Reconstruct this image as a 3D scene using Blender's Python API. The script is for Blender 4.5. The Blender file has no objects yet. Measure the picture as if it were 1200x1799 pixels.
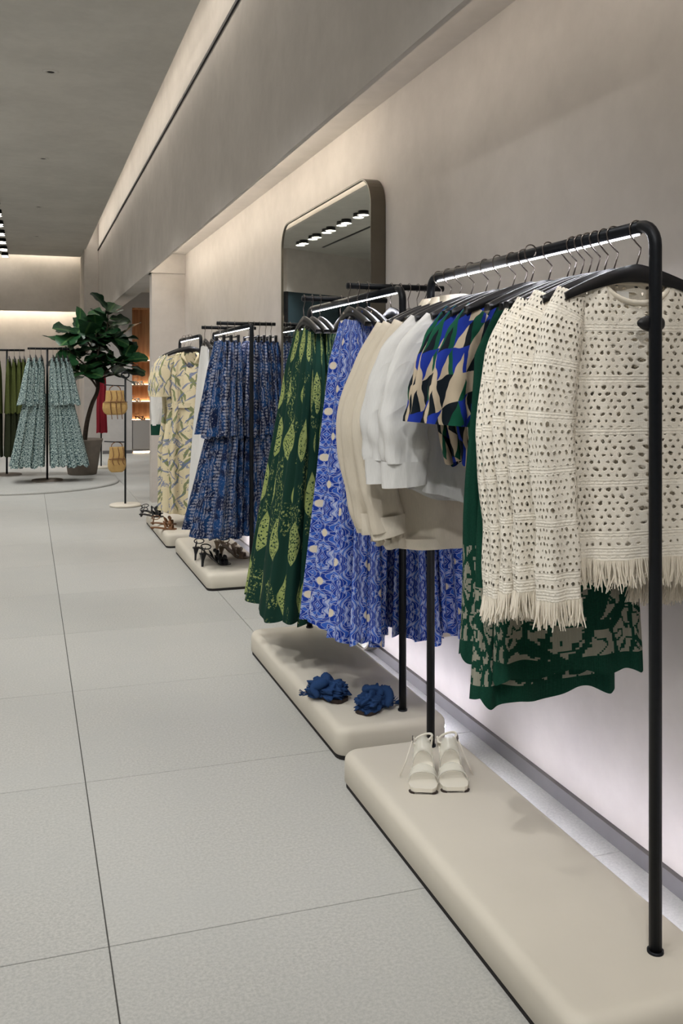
import bpy, bmesh, math, random
import numpy as np
from mathutils import Vector, Matrix
from mathutils import noise as mnoise

random.seed(7)
SC = bpy.context.scene
COL = SC.collection
PI = math.pi

# ------------------------------------------------------------------ camera
cam_d = bpy.data.cameras.new('camera')
cam = bpy.data.objects.new('camera', cam_d)
COL.objects.link(cam)
cam_d.sensor_fit = 'HORIZONTAL'
cam_d.sensor_width = 36.0
cam_d.lens = 36.0 * 1656.0 / 1200.0
cam_d.shift_y = -(899.5 - 661.0) / 1200.0
cam_d.clip_start = 0.05
cam_d.clip_end = 100
cam.location = (0, 0, 1.42)
cam.rotation_euler = (PI / 2, 0, -0.3216)
SC.camera = cam

# ------------------------------------------------------------------ world
w = bpy.data.worlds.new('world')
SC.world = w
w.use_nodes = True
w.node_tree.nodes['Background'].inputs[0].default_value = (0.62, 0.66, 0.72, 1)
w.node_tree.nodes['Background'].inputs[1].default_value = 0.15

# ------------------------------------------------------------------ exposure
SC.view_settings.view_transform = 'Standard'
SC.view_settings.look = 'None'
SC.view_settings.gamma = 1.0
SC.view_settings.use_curve_mapping = False
SC.view_settings.exposure = 0.2

# ------------------------------------------------------------------ light levels
SPOT_W = 122.0          # each ceiling spot lamp
LED_UP = 19.0           # ceiling cove strip
LED_WALL_FAR = 22.5     # wall slot strip, far stretch
LED_WALL_NEAR = 8.5    # wall slot strip, near stretch
LED_RACK = 120.0        # strip under each rack bar
LED_END = 34.0         # strips of the end wall
LED_SHELF = 16.0
FILL_PLINTH = 29.0      # unseen fill strip added behind each plinth to brighten the lower wall

def spot(x, y, z, tx, ty, tz, watt, ang=95, blend=0.8, color=(0.985, 0.985, 0.975)):
    l = bpy.data.lights.new('spot_lamp', 'SPOT')
    l.energy = watt
    l.spot_size = math.radians(ang)
    l.spot_blend = blend
    l.shadow_soft_size = 0.07
    l.color = color
    o = bpy.data.objects.new('spot_lamp', l)
    COL.objects.link(o)
    o.location = (x, y, z)
    o.rotation_euler = (Vector((tx, ty, tz)) - Vector((x, y, z))).to_track_quat('-Z', 'Y').to_euler()
    return o

for k in range(-2, 10):                   # row of ceiling spots along the aisle
    y = 0.9 + 2.0 * k
    spot(-0.42, y - 0.16, 3.77, 0.10, y + 0.1, 0, SPOT_W * (0.52 if k < 8 else 0.95))
    if k < 8: spot(-0.42, y + 0.16, 3.77, 1.22, y + 2.5, 0.7, SPOT_W * 1.0, 52, 0.7)
for k in range(6):                        # second row further left
    y = 1.5 + 3.0 * k
    spot(-1.39, y, 3.77, -1.2, y, 0, SPOT_W * 0.9)
for k in range(7):                        # unseen lamps added at the left so their bounce lifts the ceiling
    for xx in (-3.4, -5.2):
        if k < 5: spot(xx, 1.0 + 3.0 * k, 3.77, xx, 1.0 + 3.0 * k, 0, SPOT_W * 1.5, 120)
for yy in (12.5, 15.5):                   # lamps of the side room
    spot(2.4, yy, 2.95, 2.2, yy + 1.0, 0, 70, 120)

# ================================================================== node helper
class X:
    def __init__(s, b, sock): s.b = b; s.s = sock
    def __add__(s, o): return s.b.m('ADD', s, o)
    __radd__ = __add__
    def __sub__(s, o): return s.b.m('SUBTRACT', s, o)
    def __rsub__(s, o): return s.b.m('SUBTRACT', o, s)
    def __mul__(s, o): return s.b.m('MULTIPLY', s, o)
    __rmul__ = __mul__
    def __truediv__(s, o): return s.b.m('DIVIDE', s, o)

def lin(r, g, b):
    f = lambda c: ((c / 255.0 + 0.055) / 1.055) ** 2.4 if c > 10 else c / 255.0 / 12.92
    return (f(r), f(g), f(b), 1.0)

class B:
    def __init__(s, name, rough=0.8, metal=0.0, spec=0.3):
        s.mat = bpy.data.materials.new(name)
        s.mat.use_nodes = True
        s.nt = s.mat.node_tree
        s.p = s.nt.nodes['Principled BSDF']
        s.p.inputs['Roughness'].default_value = rough
        s.p.inputs['Metallic'].default_value = metal
        s.p.inputs['Specular IOR Level'].default_value = spec
    def n(s, t): return s.nt.nodes.new(t)
    def put(s, inp, v):
        if isinstance(v, X): s.nt.links.new(v.s, inp)
        else: inp.default_value = v
    def m(s, op, a, b=None, c=None):
        n = s.n('ShaderNodeMath'); n.operation = op
        s.put(n.inputs[0], a)
        if b is not None: s.put(n.inputs[1], b)
        if c is not None: s.put(n.inputs[2], c)
        return X(s, n.outputs[0])
    def sin(s, a): return s.m('SINE', a)
    def abs(s, a): return s.m('ABSOLUTE', a)
    def floor(s, a): return s.m('FLOOR', a)
    def fract(s, a): return s.m('FRACT', a)
    def sqrt(s, a): return s.m('SQRT', a)
    def min(s, a, b): return s.m('MINIMUM', a, b)
    def max(s, a, b): return s.m('MAXIMUM', a, b)
    def lt(s, a, b): return s.m('LESS_THAN', a, b)
    def gt(s, a, b): return s.m('GREATER_THAN', a, b)
    def step(s, a, lo, hi):          # smooth ramp 0..1 between lo and hi (lo may exceed hi)
        n = s.n('ShaderNodeMapRange'); n.interpolation_type = 'SMOOTHSTEP'
        s.put(n.inputs[0], a)
        if lo > hi:
            n.inputs[1].default_value = hi; n.inputs[2].default_value = lo
            n.inputs[3].default_value = 1; n.inputs[4].default_value = 0
        else:
            n.inputs[1].default_value = lo; n.inputs[2].default_value = hi
        return X(s, n.outputs[0])
    def uv(s):
        t = s.n('ShaderNodeUVMap'); q = s.n('ShaderNodeSeparateXYZ')
        s.nt.links.new(t.outputs[0], q.inputs[0])
        return X(s, q.outputs[0]), X(s, q.outputs[1])
    def objco(s):
        t = s.n('ShaderNodeTexCoord'); return X(s, t.outputs['Object'])
    def pos(s):
        t = s.n('ShaderNodeNewGeometry'); return X(s, t.outputs['Position'])
    def rnd(s):
        t = s.n('ShaderNodeObjectInfo'); return X(s, t.outputs['Random'])
    def vec(s, x, y, z=0.0):
        n = s.n('ShaderNodeCombineXYZ')
        s.put(n.inputs[0], x); s.put(n.inputs[1], y); s.put(n.inputs[2], z)
        return X(s, n.outputs[0])
    def noise(s, v, scale, detail=2.0, rough=0.5):
        n = s.n('ShaderNodeTexNoise'); s.put(n.inputs['Vector'], v)
        n.inputs['Scale'].default_value = scale; n.inputs['Detail'].default_value = detail
        n.inputs['Roughness'].default_value = rough
        return X(s, n.outputs[0])
    def voro(s, v, scale, feature='F1', out=0):
        n = s.n('ShaderNodeTexVoronoi'); n.feature = feature; s.put(n.inputs['Vector'], v)
        n.inputs['Scale'].default_value = scale
        return X(s, n.outputs[out])
    def white(s, v):
        n = s.n('ShaderNodeTexWhiteNoise'); s.put(n.inputs['Vector'], v)
        return X(s, n.outputs[0])
    def mix(s, f, a, b):
        n = s.n('ShaderNodeMix'); n.data_type = 'RGBA'
        s.put(n.inputs[0], f); s.put(n.inputs[6], a); s.put(n.inputs[7], b)
        return X(s, n.outputs[2])
    def color(s, c): s.put(s.p.inputs['Base Color'], c); return s
    def rough(s, c): s.put(s.p.inputs['Roughness'], c); return s
    def bump(s, hgt, strength=0.3, dist=0.01):
        n = s.n('ShaderNodeBump'); n.inputs['Strength'].default_value = strength
        n.inputs['Distance'].default_value = dist
        s.put(n.inputs['Height'], hgt)
        s.nt.links.new(n.outputs[0], s.p.inputs['Normal']); return s
    def emit(s, c, st):
        s.p.inputs['Emission Color'].default_value = c
        s.p.inputs['Emission Strength'].default_value = st; return s

def plain(name, rgb, rough=0.6, metal=0.0, var=0.0, scale=20.0, bump=0.0, spec=0.3):
    b = B(name, rough, metal, spec)
    c = lin(*rgb)
    if var:
        n = b.noise(b.pos(), scale, 4.0)
        d = tuple(max(0, v * (1 - var)) for v in c[:3]) + (1,)
        l = tuple(min(1, v * (1 + var)) for v in c[:3]) + (1,)
        b.color(b.mix(b.step(n, 0.25, 0.75), d, l))
        if bump: b.bump(n, bump, 0.01)
    else:
        b.color(c)
    return b.mat

def glow(name, rgb, st):
    b = B(name); b.color(lin(*rgb)); b.emit(lin(*rgb), st); return b.mat

# ================================================================== materials
M = {}
def plaster(name, rgb):
    b = B(name, 0.85)
    p = b.pos()
    n1 = b.noise(p, 1.3, 5.0, 0.6); n2 = b.noise(p, 9.0, 4.0, 0.6)
    s = n1 * 0.7 + n2 * 0.3
    c = lin(*rgb)
    b.color(b.mix(b.step(s, 0.3, 0.7), tuple(v * 0.90 for v in c[:3]) + (1,), tuple(min(1, v * 1.08) for v in c[:3]) + (1,)))
    b.bump(n2, 0.08, 0.01)
    return b.mat
M['plaster'] = plaster('plaster', (194, 188, 182))
M['ceiling'] = plaster('ceiling_paint', (190, 187, 180))
M['annex'] = plaster('annex_paint', (188, 184, 180))
def floor_mat():
    b = B('stone_tile', 0.55, spec=0.35)
    p = b.pos()
    n1 = b.noise(p, 110.0, 3.0, 0.7); n2 = b.noise(p, 2.2, 5.0, 0.65); n3 = b.noise(p, 320.0, 2.0)
    r = b.rnd()
    c1 = b.mix(b.step(n1, 0.3, 0.7), lin(166, 166, 162), lin(192, 191, 186))
    c2 = b.mix(b.step(n2, 0.35, 0.7) * 0.5, c1, lin(176, 177, 174))
    c3 = b.mix(b.step(n3, 0.62, 0.72) * 0.5, c2, lin(146, 145, 142))
    c4 = b.mix(r * 0.16, c3, lin(204, 202, 197))
    b.color(c4); b.bump(n1, 0.08, 0.003)
    b.rough(n2 * 0.2 + 0.42)
    return b.mat
M['tile'] = floor_mat()
M['grout'] = plain('grout', (92, 91, 88), 0.9)
M['plinth'] = plain('plinth_resin', (216, 209, 195), 0.55, var=0.03, scale=3.0)
M['dark'] = plain('dark_gap', (38, 36, 36), 0.8)
M['black'] = plain('black_steel', (22, 25, 30), 0.42, 0.3, var=0.1, scale=60)
M['blackplastic'] = plain('black_plastic', (20, 20, 23), 0.42, spec=0.4)
M['chrome'] = plain('hook_wire', (120, 112, 108), 0.3, 1.0)
M['bronze'] = plain('bronze_frame', (104, 98, 88), 0.42, 0.7, var=0.06, scale=8)
M['skirting'] = plain('grey_skirting', (112, 110, 110), 0.5, 0.4, var=0.05, scale=10)
b = B('mirror_glass', 0.015, 1.0); b.color((0.93, 0.95, 0.91, 1)); M['mirror'] = b.mat
M['track'] = plain('black_track', (24, 24, 26), 0.6)
M['led_up'] = glow('cove_strip', (255, 246, 232), LED_UP)
M['led_wf'] = glow('wall_strip_far', (255, 245, 228), LED_WALL_FAR)
M['led_wn'] = glow('wall_strip_near', (255, 245, 232), LED_WALL_NEAR)
M['led_side'] = glow('rack_strip_side', (246, 246, 255), 2.6)
M['led_rack'] = glow('rack_strip', (246, 246, 255), LED_RACK)
M['fill_plinth'] = glow('plinth_fill', (236, 236, 255), FILL_PLINTH)
M['led_end'] = glow('end_strip', (255, 243, 222), LED_END)
M['led_shelf'] = glow('shelf_strip', (255, 226, 190), LED_SHELF)
M['spotglow'] = glow('spot_lens', (255, 246, 232), 14.0)
def wood():
    b = B('wood_panel', 0.5)
    p = b.pos()
    q = b.n('ShaderNodeSeparateXYZ'); b.nt.links.new(p.s, q.inputs[0])
    n = b.noise(b.vec(X(b, q.outputs[0]) * 22.0, X(b, q.outputs[1]) * 22.0, X(b, q.outputs[2]) * 1.2), 1.0, 4)
    b.color(b.mix(b.step(n, 0.3, 0.7), lin(168, 124, 88), lin(204, 160, 118)))
    return b.mat
M['wood'] = wood()
M['cabinet'] = plain('cabinet_lacquer', (158, 153, 148), 0.6)
M['glassdark'] = plain('shopfront_glass', (58, 76, 84), 0.25, spec=0.5)
M['pot'] = plain('clay_pot', (128, 118, 108), 0.75, var=0.08, scale=10)
M['soil'] = plain('soil', (48, 38, 30), 0.95, var=0.3, scale=60)
M['bark'] = plain('bark', (62, 52, 44), 0.9, var=0.25, scale=40)
def leaf_mat():
    b = B('fig_leaf', 0.38, spec=0.5)
    u, v = b.uv()
    vein = b.step(b.abs(u), 0.05, 0.015)
    side = b.step(b.abs(b.fract(v * 7.0 - b.abs(u) * 3.0) - 0.5), 0.06, 0.02)
    base = b.mix(b.rnd(), lin(14, 44, 30), lin(30, 74, 38))
    b.color(b.mix(b.max(vein, side * 0.5) * 0.5, base, lin(96, 130, 74)))
    return b.mat
M['leaf'] = leaf_mat()

# ---- fabrics (uv in metres, v = height above the hem)
def weave(b, u, v, amt=0.15):
    n = b.noise(b.vec(u, v), 900.0, 2.0)
    b.bump(n, amt, 0.001)
def wrinkle(b, u, v, st):
    w1 = b.noise(b.vec(u * 16.0 + v * 3.0, v * 3.0), 1.0, 2.0, 0.5)
    w2 = b.m('ABSOLUTE', b.noise(b.vec(u * 8.0 + v * 6.0, v * 5.0 - u * 3.0), 1.0, 1.0) - 0.5)
    n = b.noise(b.vec(u, v), 900.0, 2.0)
    b.bump(w1 + w2 * 1.2 + n * 0.02, st, 0.03)
def fab(name, rgb, rough=0.9, var=0.08, wr=0.0):
    b = B(name, rough, spec=0.15)
    u, v = b.uv()
    n = b.noise(b.vec(u * 300.0, v * 40.0), 1.0, 3.0)
    c = lin(*rgb)
    b.color(b.mix(n, tuple(x * (1 - var) for x in c[:3]) + (1,), tuple(min(1, x * (1 + var)) for x in c[:3]) + (1,)))
    if wr: wrinkle(b, u, v, wr)
    else: weave(b, u, v)
    return b.mat
M['linen'] = fab('cream_linen', (216, 206, 188), wr=0.3)
M['linen2'] = fab('cream_linen_band', (222, 213, 196), wr=0.15)
M['white'] = fab('white_cotton', (224, 223, 220), wr=0.42)
M['greenknit'] = fab('green_knit', (26, 66, 52))
M['yarn'] = fab('cream_yarn', (238, 229, 212))
M['red'] = fab('red_fabric', (150, 44, 56))
M['olive'] = fab('olive_fabric', (84, 92, 50), var=0.5)
M['olivedark'] = fab('olive_dark_fabric', (50, 55, 38), var=0.5)

def crochet():
    b = B('cream_crochet', 0.92, spec=0.1)
    u, v = b.uv()
    warp = b.noise(b.vec(u, v), 45.0, 3.0)
    uu = u + (warp - 0.5) * 0.016
    vv = v + (b.noise(b.vec(u + 3.0, v), 45.0, 3.0) - 0.5) * 0.013
    py, pu = 0.0155, 0.0150
    row = b.floor(vv / py)
    par = b.m('MODULO', row, 2.0)
    cu = uu / pu + par * 0.5
    fu = b.fract(cu) - 0.5
    fv = b.fract(vv / py) - 0.5
    cell = b.white(b.vec(b.floor(cu), row, 1.7))
    a = fu / 0.33; c = fv / 0.37
    d = b.sqrt(a * a + c * c) / (cell * 0.42 + 0.46)
    bandp = b.fract(v / 0.118)
    band = b.step(b.abs(bandp - 0.5), 0.085, 0.065)
    hem = b.step(v, 0.035, 0.03)
    solid = b.max(band, hem)
    hole = b.step(d, 1.0, 0.82) * (1.0 - solid)
    cord = b.step(d, 0.8, 1.5)
    yarn = b.sin((u + v) * 1600.0) * b.sin((u - v) * 1500.0)
    ridge = b.sin(v * 900.0)
    hgt = cord * 0.8 + yarn * 0.12 + b.noise(b.vec(u, v), 260.0, 3.0) * 0.5 + solid * ridge * 0.35
    b.color(b.mix(b.noise(b.vec(u, v), 120.0, 3.0), lin(238, 229, 211), lin(252, 247, 236)))
    b.bump(hgt, 0.42, 0.004)
    b.put(b.p.inputs['Alpha'], 1.0 - hole)
    return b.mat
M['crochet'] = crochet()

def navy():
    b = B('navy_print', 0.85, spec=0.15)
    u, v = b.uv()
    r = b.rnd() * 5.0
    wn = b.noise(b.vec(u + r, v), 9.0, 2.0) - 0.5
    uu = u + wn * 0.05
    per = 0.052
    col = b.floor(uu / per); fu = b.fract(uu / per) - 0.5
    kind = b.white(b.vec(col, 3.1, r))
    fv = b.fract(v / 0.022 + kind) - 0.5
    bead = b.step(b.sqrt((fu / 0.24) * (fu / 0.24) + (fv / 0.42) * (fv / 0.42)), 1.0, 0.8) * b.gt(kind, 0.30)
    n = b.noise(b.vec(uu * 2.2 + r, v), 42.0, 3.0, 0.6)
    blob = b.step(n, 0.61, 0.65)
    n3 = b.noise(b.vec(u * 3.0, v + r), 75.0, 2.0)
    speck = b.step(n3, 0.64, 0.68)
    line = b.step(b.abs(b.abs(fu) - 0.42), 0.05, 0.03) * b.step(b.noise(b.vec(u, v), 60.0), 0.42, 0.5)
    mask = b.max(b.max(bead * b.step(n, 0.40, 0.46), blob), b.max(speck * 0.8, line * 0.7))
    ground = b.mix(b.step(b.noise(b.vec(u + 9.0, v), 12.0), 0.4, 0.6), lin(15, 27, 58), lin(24, 60, 106))
    b.color(b.mix(mask * 0.72, ground, b.mix(n3, lin(126, 132, 152), lin(178, 176, 182))))
    weave(b, u, v)
    return b.mat
M['navy'] = navy()

def greenleaf():
    b = B('green_leaf_print', 0.8, spec=0.2)
    u, v = b.uv()
    r = b.rnd()
    pu, pv = 0.175, 0.225
    uu = u + r * 0.07 + (b.noise(b.vec(u, v), 4.0) - 0.5) * 0.06
    row = b.floor(v / pv)
    cu = uu / pu + b.m('MODULO', row, 2.0) * 0.5
    fu = (b.fract(cu) - 0.5) * pu
    fv = (b.fract(v / pv) - 0.5) * pv
    cell = b.white(b.vec(b.floor(cu), row, 0.3))
    hh = b.abs(fv) / 0.096
    wid = (1.0 - hh * hh) * (cell * 0.012 + 0.030) * (1.0 - fv * 3.5)
    inside = b.step(b.abs(fu) - wid, 0.002, -0.001) * b.lt(hh, 1.0)
    dots = b.step(b.voro(b.vec(u, v), 95.0), 0.30, 0.42)
    rough_leaf = b.step(b.noise(b.vec(u, v), 110.0, 2.0), 0.42, 0.50)
    fill = b.mix(b.gt(cell, 0.5), dots, rough_leaf)
    q = b.n('ShaderNodeSeparateXYZ'); b.nt.links.new(fill.s, q.inputs[0])
    m1 = inside * b.max(X(b, q.outputs[0]), b.step(wid - b.abs(fu), 0.007, 0.004) * 0.7)
    spray = b.step(b.noise(b.vec(u * 1.6, v), 70.0, 3.0, 0.7), 0.54, 0.59) * b.step(b.noise(b.vec(u * 1.4, v * 0.6 + 4.0), 9.0), 0.53, 0.58) * (1.0 - inside)
    mask = b.max(m1, spray * 0.9)
    b.color(b.mix(mask, lin(12, 48, 38), b.mix(b.noise(b.vec(u, v), 30.0), lin(116, 132, 66), lin(164, 174, 112))))
    weave(b, u, v)
    return b.mat
M['greenleaf'] = greenleaf()

def bluedamask():
    b = B('blue_damask_print', 0.8, spec=0.2)
    u, v = b.uv()
    r = b.rnd() * 0.3
    pu, pv = 0.11, 0.19
    uu = u + r
    fu = b.abs(b.fract(uu / pu) - 0.5) * pu
    row = b.floor(uu / pu)
    fv = b.abs(b.fract(v / pv + 0.5 * b.m('MODULO', row, 2.0)) - 0.5) * pv
    n = b.noise(b.vec(fu, fv), 45.0, 2.0)
    rr = b.sqrt(fu * fu * 2.4 + fv * fv)
    w1 = b.sin(rr * 260.0 + b.sin(fu * 150.0) * 1.3 + b.sin(fv * 120.0) * 1.6 + n * 4.0)
    w2 = b.sin(fu * 190.0 + b.sin(fv * 110.0) * 2.2 + n * 2.0)
    line = b.max(b.step(b.abs(w1), 0.30, 0.14), b.step(b.abs(w2), 0.22, 0.1) * 0.9)
    pale = b.step(w1 + w2 * 0.5, 0.95, 1.15)
    dot = b.step(b.sqrt(fu * fu + (fv - pv * 0.5) * (fv - pv * 0.5) * 0.8), 0.0145, 0.0125)
    ground = b.mix(b.step(w2, -0.2, 0.3), lin(26, 60, 156), lin(54, 98, 194))
    c = b.mix(b.max(line * 0.75, pale * 0.85), ground, lin(198, 206, 228))
    c = b.mix(dot, c, lin(224, 212, 190))
    b.color(c); weave(b, u, v)
    return b.mat
M['damask'] = bluedamask()

def triangles():
    b = B('triangle_print', 0.8, spec=0.2)
    u, v = b.uv()
    uu = u + (b.noise(b.vec(u, v), 9.0) - 0.5) * 0.05
    vv = v + (b.noise(b.vec(u + 7.0, v), 9.0) - 0.5) * 0.06 + uu * 0.5
    pu, pv = 0.050, 0.078
    row = b.floor(vv / pv)
    cu = uu / pu + row * 0.5
    fu = b.fract(cu); fv = b.fract(vv / pv)
    side = b.gt(fu, fv * 0.35 + 0.36)
    tri = b.gt(1.0 - b.abs(fu - 0.5) * 2.0, fv)
    nb = b.floor(cu + 0.5)
    k = b.white(b.vec(tri * b.floor(cu) + (1.0 - tri) * (nb + 31.0), row, tri * (side + 1.0)))
    c = b.mix(b.gt(k, 0.28), lin(18, 84, 62), lin(28, 52, 150))
    c = b.mix(b.gt(k, 0.54), c, lin(196, 180, 156))
    c = b.mix(b.gt(k, 0.80), c, lin(16, 26, 34))
    b.color(c); weave(b, u, v)
    return b.mat
M['triangles'] = triangles()

def jacquard():
    b = B('green_jacquard', 0.95, spec=0.1)
    u, v = b.uv()
    q = 0.0045
    uq = b.floor(u / q) * q; vq = b.floor(v / q) * q
    uu = uq + (b.noise(b.vec(uq, vq), 12.0) - 0.5) * 0.03
    d = b.voro(b.vec(uu, vq * 0.75), 13.0, 'DISTANCE_TO_EDGE')
    vein = b.sin(b.noise(b.vec(uq, vq), 16.0, 2.0) * 34.0)
    leaf = b.gt(d, 0.07) * b.gt(vein, -0.70)
    zone = b.gt(v, 0.045) * b.lt(v, 0.30)
    rib = b.sin(u * 1400.0)
    b.color(b.mix(leaf * zone, b.mix(b.noise(b.vec(u, v), 200.0), lin(18, 54, 42), lin(30, 76, 60)), lin(150, 149, 134)))
    b.bump(rib, 0.3, 0.002)
    return b.mat
M['jacquard'] = jacquard()

def creamfloral():
    b = B('cream_floral_print', 0.85, spec=0.15)
    u, v = b.uv()
    r = b.rnd() * 0.4
    uu = u + r + (b.noise(b.vec(u, v), 8.0) - 0.5) * 0.08
    vv = v + (b.noise(b.vec(u + 5.0, v), 8.0) - 0.5) * 0.08
    def leaf(pu, pv, sl, ln, wd, seed):
        row = b.floor(vv / pv)
        cu = uu / pu + row * 0.43 + seed
        fu = (b.fract(cu) - 0.5) * pu; fv = (b.fract(vv / pv) - 0.5) * pv
        k = b.white(b.vec(b.floor(cu), row, seed))
        s = (b.gt(k, 0.5) - 0.5) * 2.0 * sl
        x = fu - fv * s
        hh = b.abs(fv) / ln
        return b.step(b.abs(x) - (1.0 - hh * hh) * wd, 0.001, -0.001) * b.lt(hh, 1.0) * b.gt(k, 0.18)
    g = b.max(leaf(0.085, 0.12, 0.5, 0.056, 0.012, 0.2), leaf(0.11, 0.15, 0.25, 0.070, 0.007, 5.1))
    bl = b.max(leaf(0.07, 0.095, 0.8, 0.040, 0.008, 3.7), leaf(0.12, 0.17, 0.6, 0.050, 0.016, 8.3) * b.step(b.noise(b.vec(u, v), 90.0), 0.42, 0.5))
    sp = b.step(b.noise(b.vec(u, v), 70.0, 3.0), 0.60, 0.66) * b.step(b.noise(b.vec(u, v), 9.0), 0.5, 0.56)
    c = b.mix(g * 0.8, lin(214, 202, 168), lin(92, 110, 68))
    c = b.mix(bl * 0.85, c, lin(104, 118, 154))
    c = b.mix(sp * 0.8, c, lin(70, 84, 122))
    b.color(c); weave(b, u, v)
    return b.mat
M['creamfloral'] = creamfloral()

def speckle():
    b = B('teal_speckle_print', 0.85, spec=0.15)
    u, v = b.uv()
    n = b.noise(b.vec(u * 3.0, v * 1.1), 40.0, 4.0, 0.7)
    b.color(b.mix(b.step(n, 0.47, 0.54), lin(34, 66, 72), lin(186, 204, 200)))
    return b.mat
M['speckle'] = speckle()
def straw():
    b = B('straw_weave', 0.9)
    u, v = b.uv()
    h = b.sin(u * 700.0) * b.sin(v * 700.0)
    b.color(b.mix(b.step(h + b.noise(b.vec(u, v), 60.0), -0.2, 1.3), lin(160, 124, 70), lin(216, 184, 124)))
    b.bump(h, 0.5, 0.003)
    return b.mat
M['straw'] = straw()
M['tan'] = plain('tan_leather', (120, 84, 56), 0.55)
M['blackleather'] = plain('black_leather', (24, 25, 30), 0.4)
M['taupe'] = plain('taupe_leather', (120, 102, 84), 0.5)
M['sole'] = plain('white_leather', (232, 226, 212), 0.45)
M['soledark'] = plain('dark_outsole', (58, 48, 44), 0.7)
b = B('clear_vinyl', 0.12, spec=0.5); b.color(lin(236, 234, 222)); b.p.inputs['Alpha'].default_value = 0.38; M['vinyl'] = b.mat
def denim():
    b = B('blue_raffia', 0.95, spec=0.1)
    u, v = b.uv()
    n = b.noise(b.vec(u * 600.0, v * 60.0), 1.0, 3.0)
    b.color(b.mix(n, lin(18, 34, 66), lin(58, 90, 140))); b.bump(n, 0.5, 0.003)
    return b.mat
M['raffia'] = denim()
M['tag'] = plain('paper_tag', (228, 226, 220), 0.7)

# ================================================================== geometry helpers
def mk(name, verts, faces, mat, uvs=None, smooth=True):
    me = bpy.data.meshes.new(name)
    me.from_pydata([tuple(map(float, v)) for v in verts], [], [tuple(f) for f in faces])
    if uvs is not None:
        lay = me.uv_layers.new(name='UVMap')
        li = np.zeros(len(me.loops), dtype=np.int32)
        me.loops.foreach_get('vertex_index', li)
        a = np.asarray(uvs, dtype=np.float32)
        if len(a) == len(me.loops): lay.data.foreach_set('uv', a.ravel())
        else: lay.data.foreach_set('uv', a[li].ravel())
    me.materials.append(M[mat])
    if smooth:
        me.polygons.foreach_set('use_smooth', [True] * len(me.polygons))
    me.update()
    return me

def O(name, me, parent=None, loc=(0, 0, 0), rot=(0, 0, 0), scale=None):
    o = bpy.data.objects.new(name, me)
    COL.objects.link(o)
    o.parent = parent
    o.location = loc
    o.rotation_euler = rot
    if scale: o.scale = scale
    return o

def tag(o, label, cat, group=None):
    o['label'] = label; o['category'] = cat
    if group: o['group'] = group
    return o

def T(name, label, cat, loc=(0, 0, 0), rz=0.0, group=None):
    o = bpy.data.objects.new(name, None)
    COL.objects.link(o)
    o.empty_display_size = 0.05
    o.location = loc; o.rotation_euler = (0, 0, rz)
    return tag(o, label, cat, group)

def dup(root, loc, rz, label=None, group=None):
    r = root.copy(); COL.objects.link(r)
    r.location = loc; r.rotation_euler = (0, 0, rz)
    if label: r['label'] = label
    if group: r['group'] = group
    for ch in root.children:
        c = ch.copy(); COL.objects.link(c); c.parent = r
        for g in ch.children:
            d = g.copy(); COL.objects.link(d); d.parent = c
    return r

def struct(o):
    o['kind'] = 'structure'; return o

class G:      # mesh collector
    def __init__(s): s.v = []; s.f = []
    def add(s, v, f):
        n = len(s.v); s.v += [tuple(p) for p in v]; s.f += [tuple(i + n for i in q) for q in f]; return s
    def box(s, x0, x1, y0, y1, z0, z1):
        v = [(x0, y0, z0), (x1, y0, z0), (x1, y1, z0), (x0, y1, z0), (x0, y0, z1), (x1, y0, z1), (x1, y1, z1), (x0, y1, z1)]
        return s.add(v, [(3, 2, 1, 0), (4, 5, 6, 7), (0, 1, 5, 4), (1, 2, 6, 5), (2, 3, 7, 6), (3, 0, 4, 7)])
    def tube(s, pts, r, seg=10, cap=True):
        v, f = tube(pts, r, seg, cap); return s.add(v, f)
    def lathe(s, prof, seg=32, cx=0, cy=0):
        v = []; f = []
        for (r, z) in prof:
            for k in range(seg):
                a = 2 * PI * k / seg
                v.append((cx + r * math.cos(a), cy + r * math.sin(a), z))
        for i in range(len(prof) - 1):
            for k in range(seg):
                k2 = (k + 1) % seg
                f.append((i * seg + k, i * seg + k2, (i + 1) * seg + k2, (i + 1) * seg + k))
        return s.add(v, f)
    def mesh(s, name, mat, smooth=False): return mk(name, s.v, s.f, mat, None, smooth)

def tube(pts, r, seg=10, cap=True):
    P = [Vector(p) for p in pts]; n = len(P)
    R = r if isinstance(r, (list, tuple)) else [r] * n
    v = []; f = []
    t0 = (P[1] - P[0]).normalized()
    up = Vector((0, 0, 1)) if abs(t0.z) < 0.9 else Vector((1, 0, 0))
    a = t0.cross(up).normalized()
    for i in range(n):
        t = (P[min(i + 1, n - 1)] - P[max(i - 1, 0)]).normalized()
        a = (a - t * a.dot(t)).normalized(); bb = t.cross(a)
        for k in range(seg):
            th = 2 * PI * k / seg
            v.append(P[i] + (a * math.cos(th) + bb * math.sin(th)) * R[i])
    for i in range(n - 1):
        for k in range(seg):
            k2 = (k + 1) % seg
            f.append((i * seg + k, i * seg + k2, (i + 1) * seg + k2, (i + 1) * seg + k))
    if cap:
        f.append(tuple(range(seg - 1, -1, -1))); f.append(tuple((n - 1) * seg + k for k in range(seg)))
    return v, f

def smooth_pts(pts, n=24):      # Catmull-Rom
    P = [Vector(p) for p in pts]; P = [P[0] * 2 - P[1]] + P + [P[-1] * 2 - P[-2]]
    out = []
    m = len(P) - 3
    for i in range(n):
        x = i / (n - 1) * m; k = min(int(x), m - 1); t = x - k
        p0, p1, p2, p3 = P[k:k + 4]
        out.append(0.5 * ((2 * p1) + (p2 - p0) * t + (2 * p0 - 5 * p1 + 4 * p2 - p3) * t * t + (3 * p1 - p0 - 3 * p2 + p3) * t ** 3))
    return out

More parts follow.
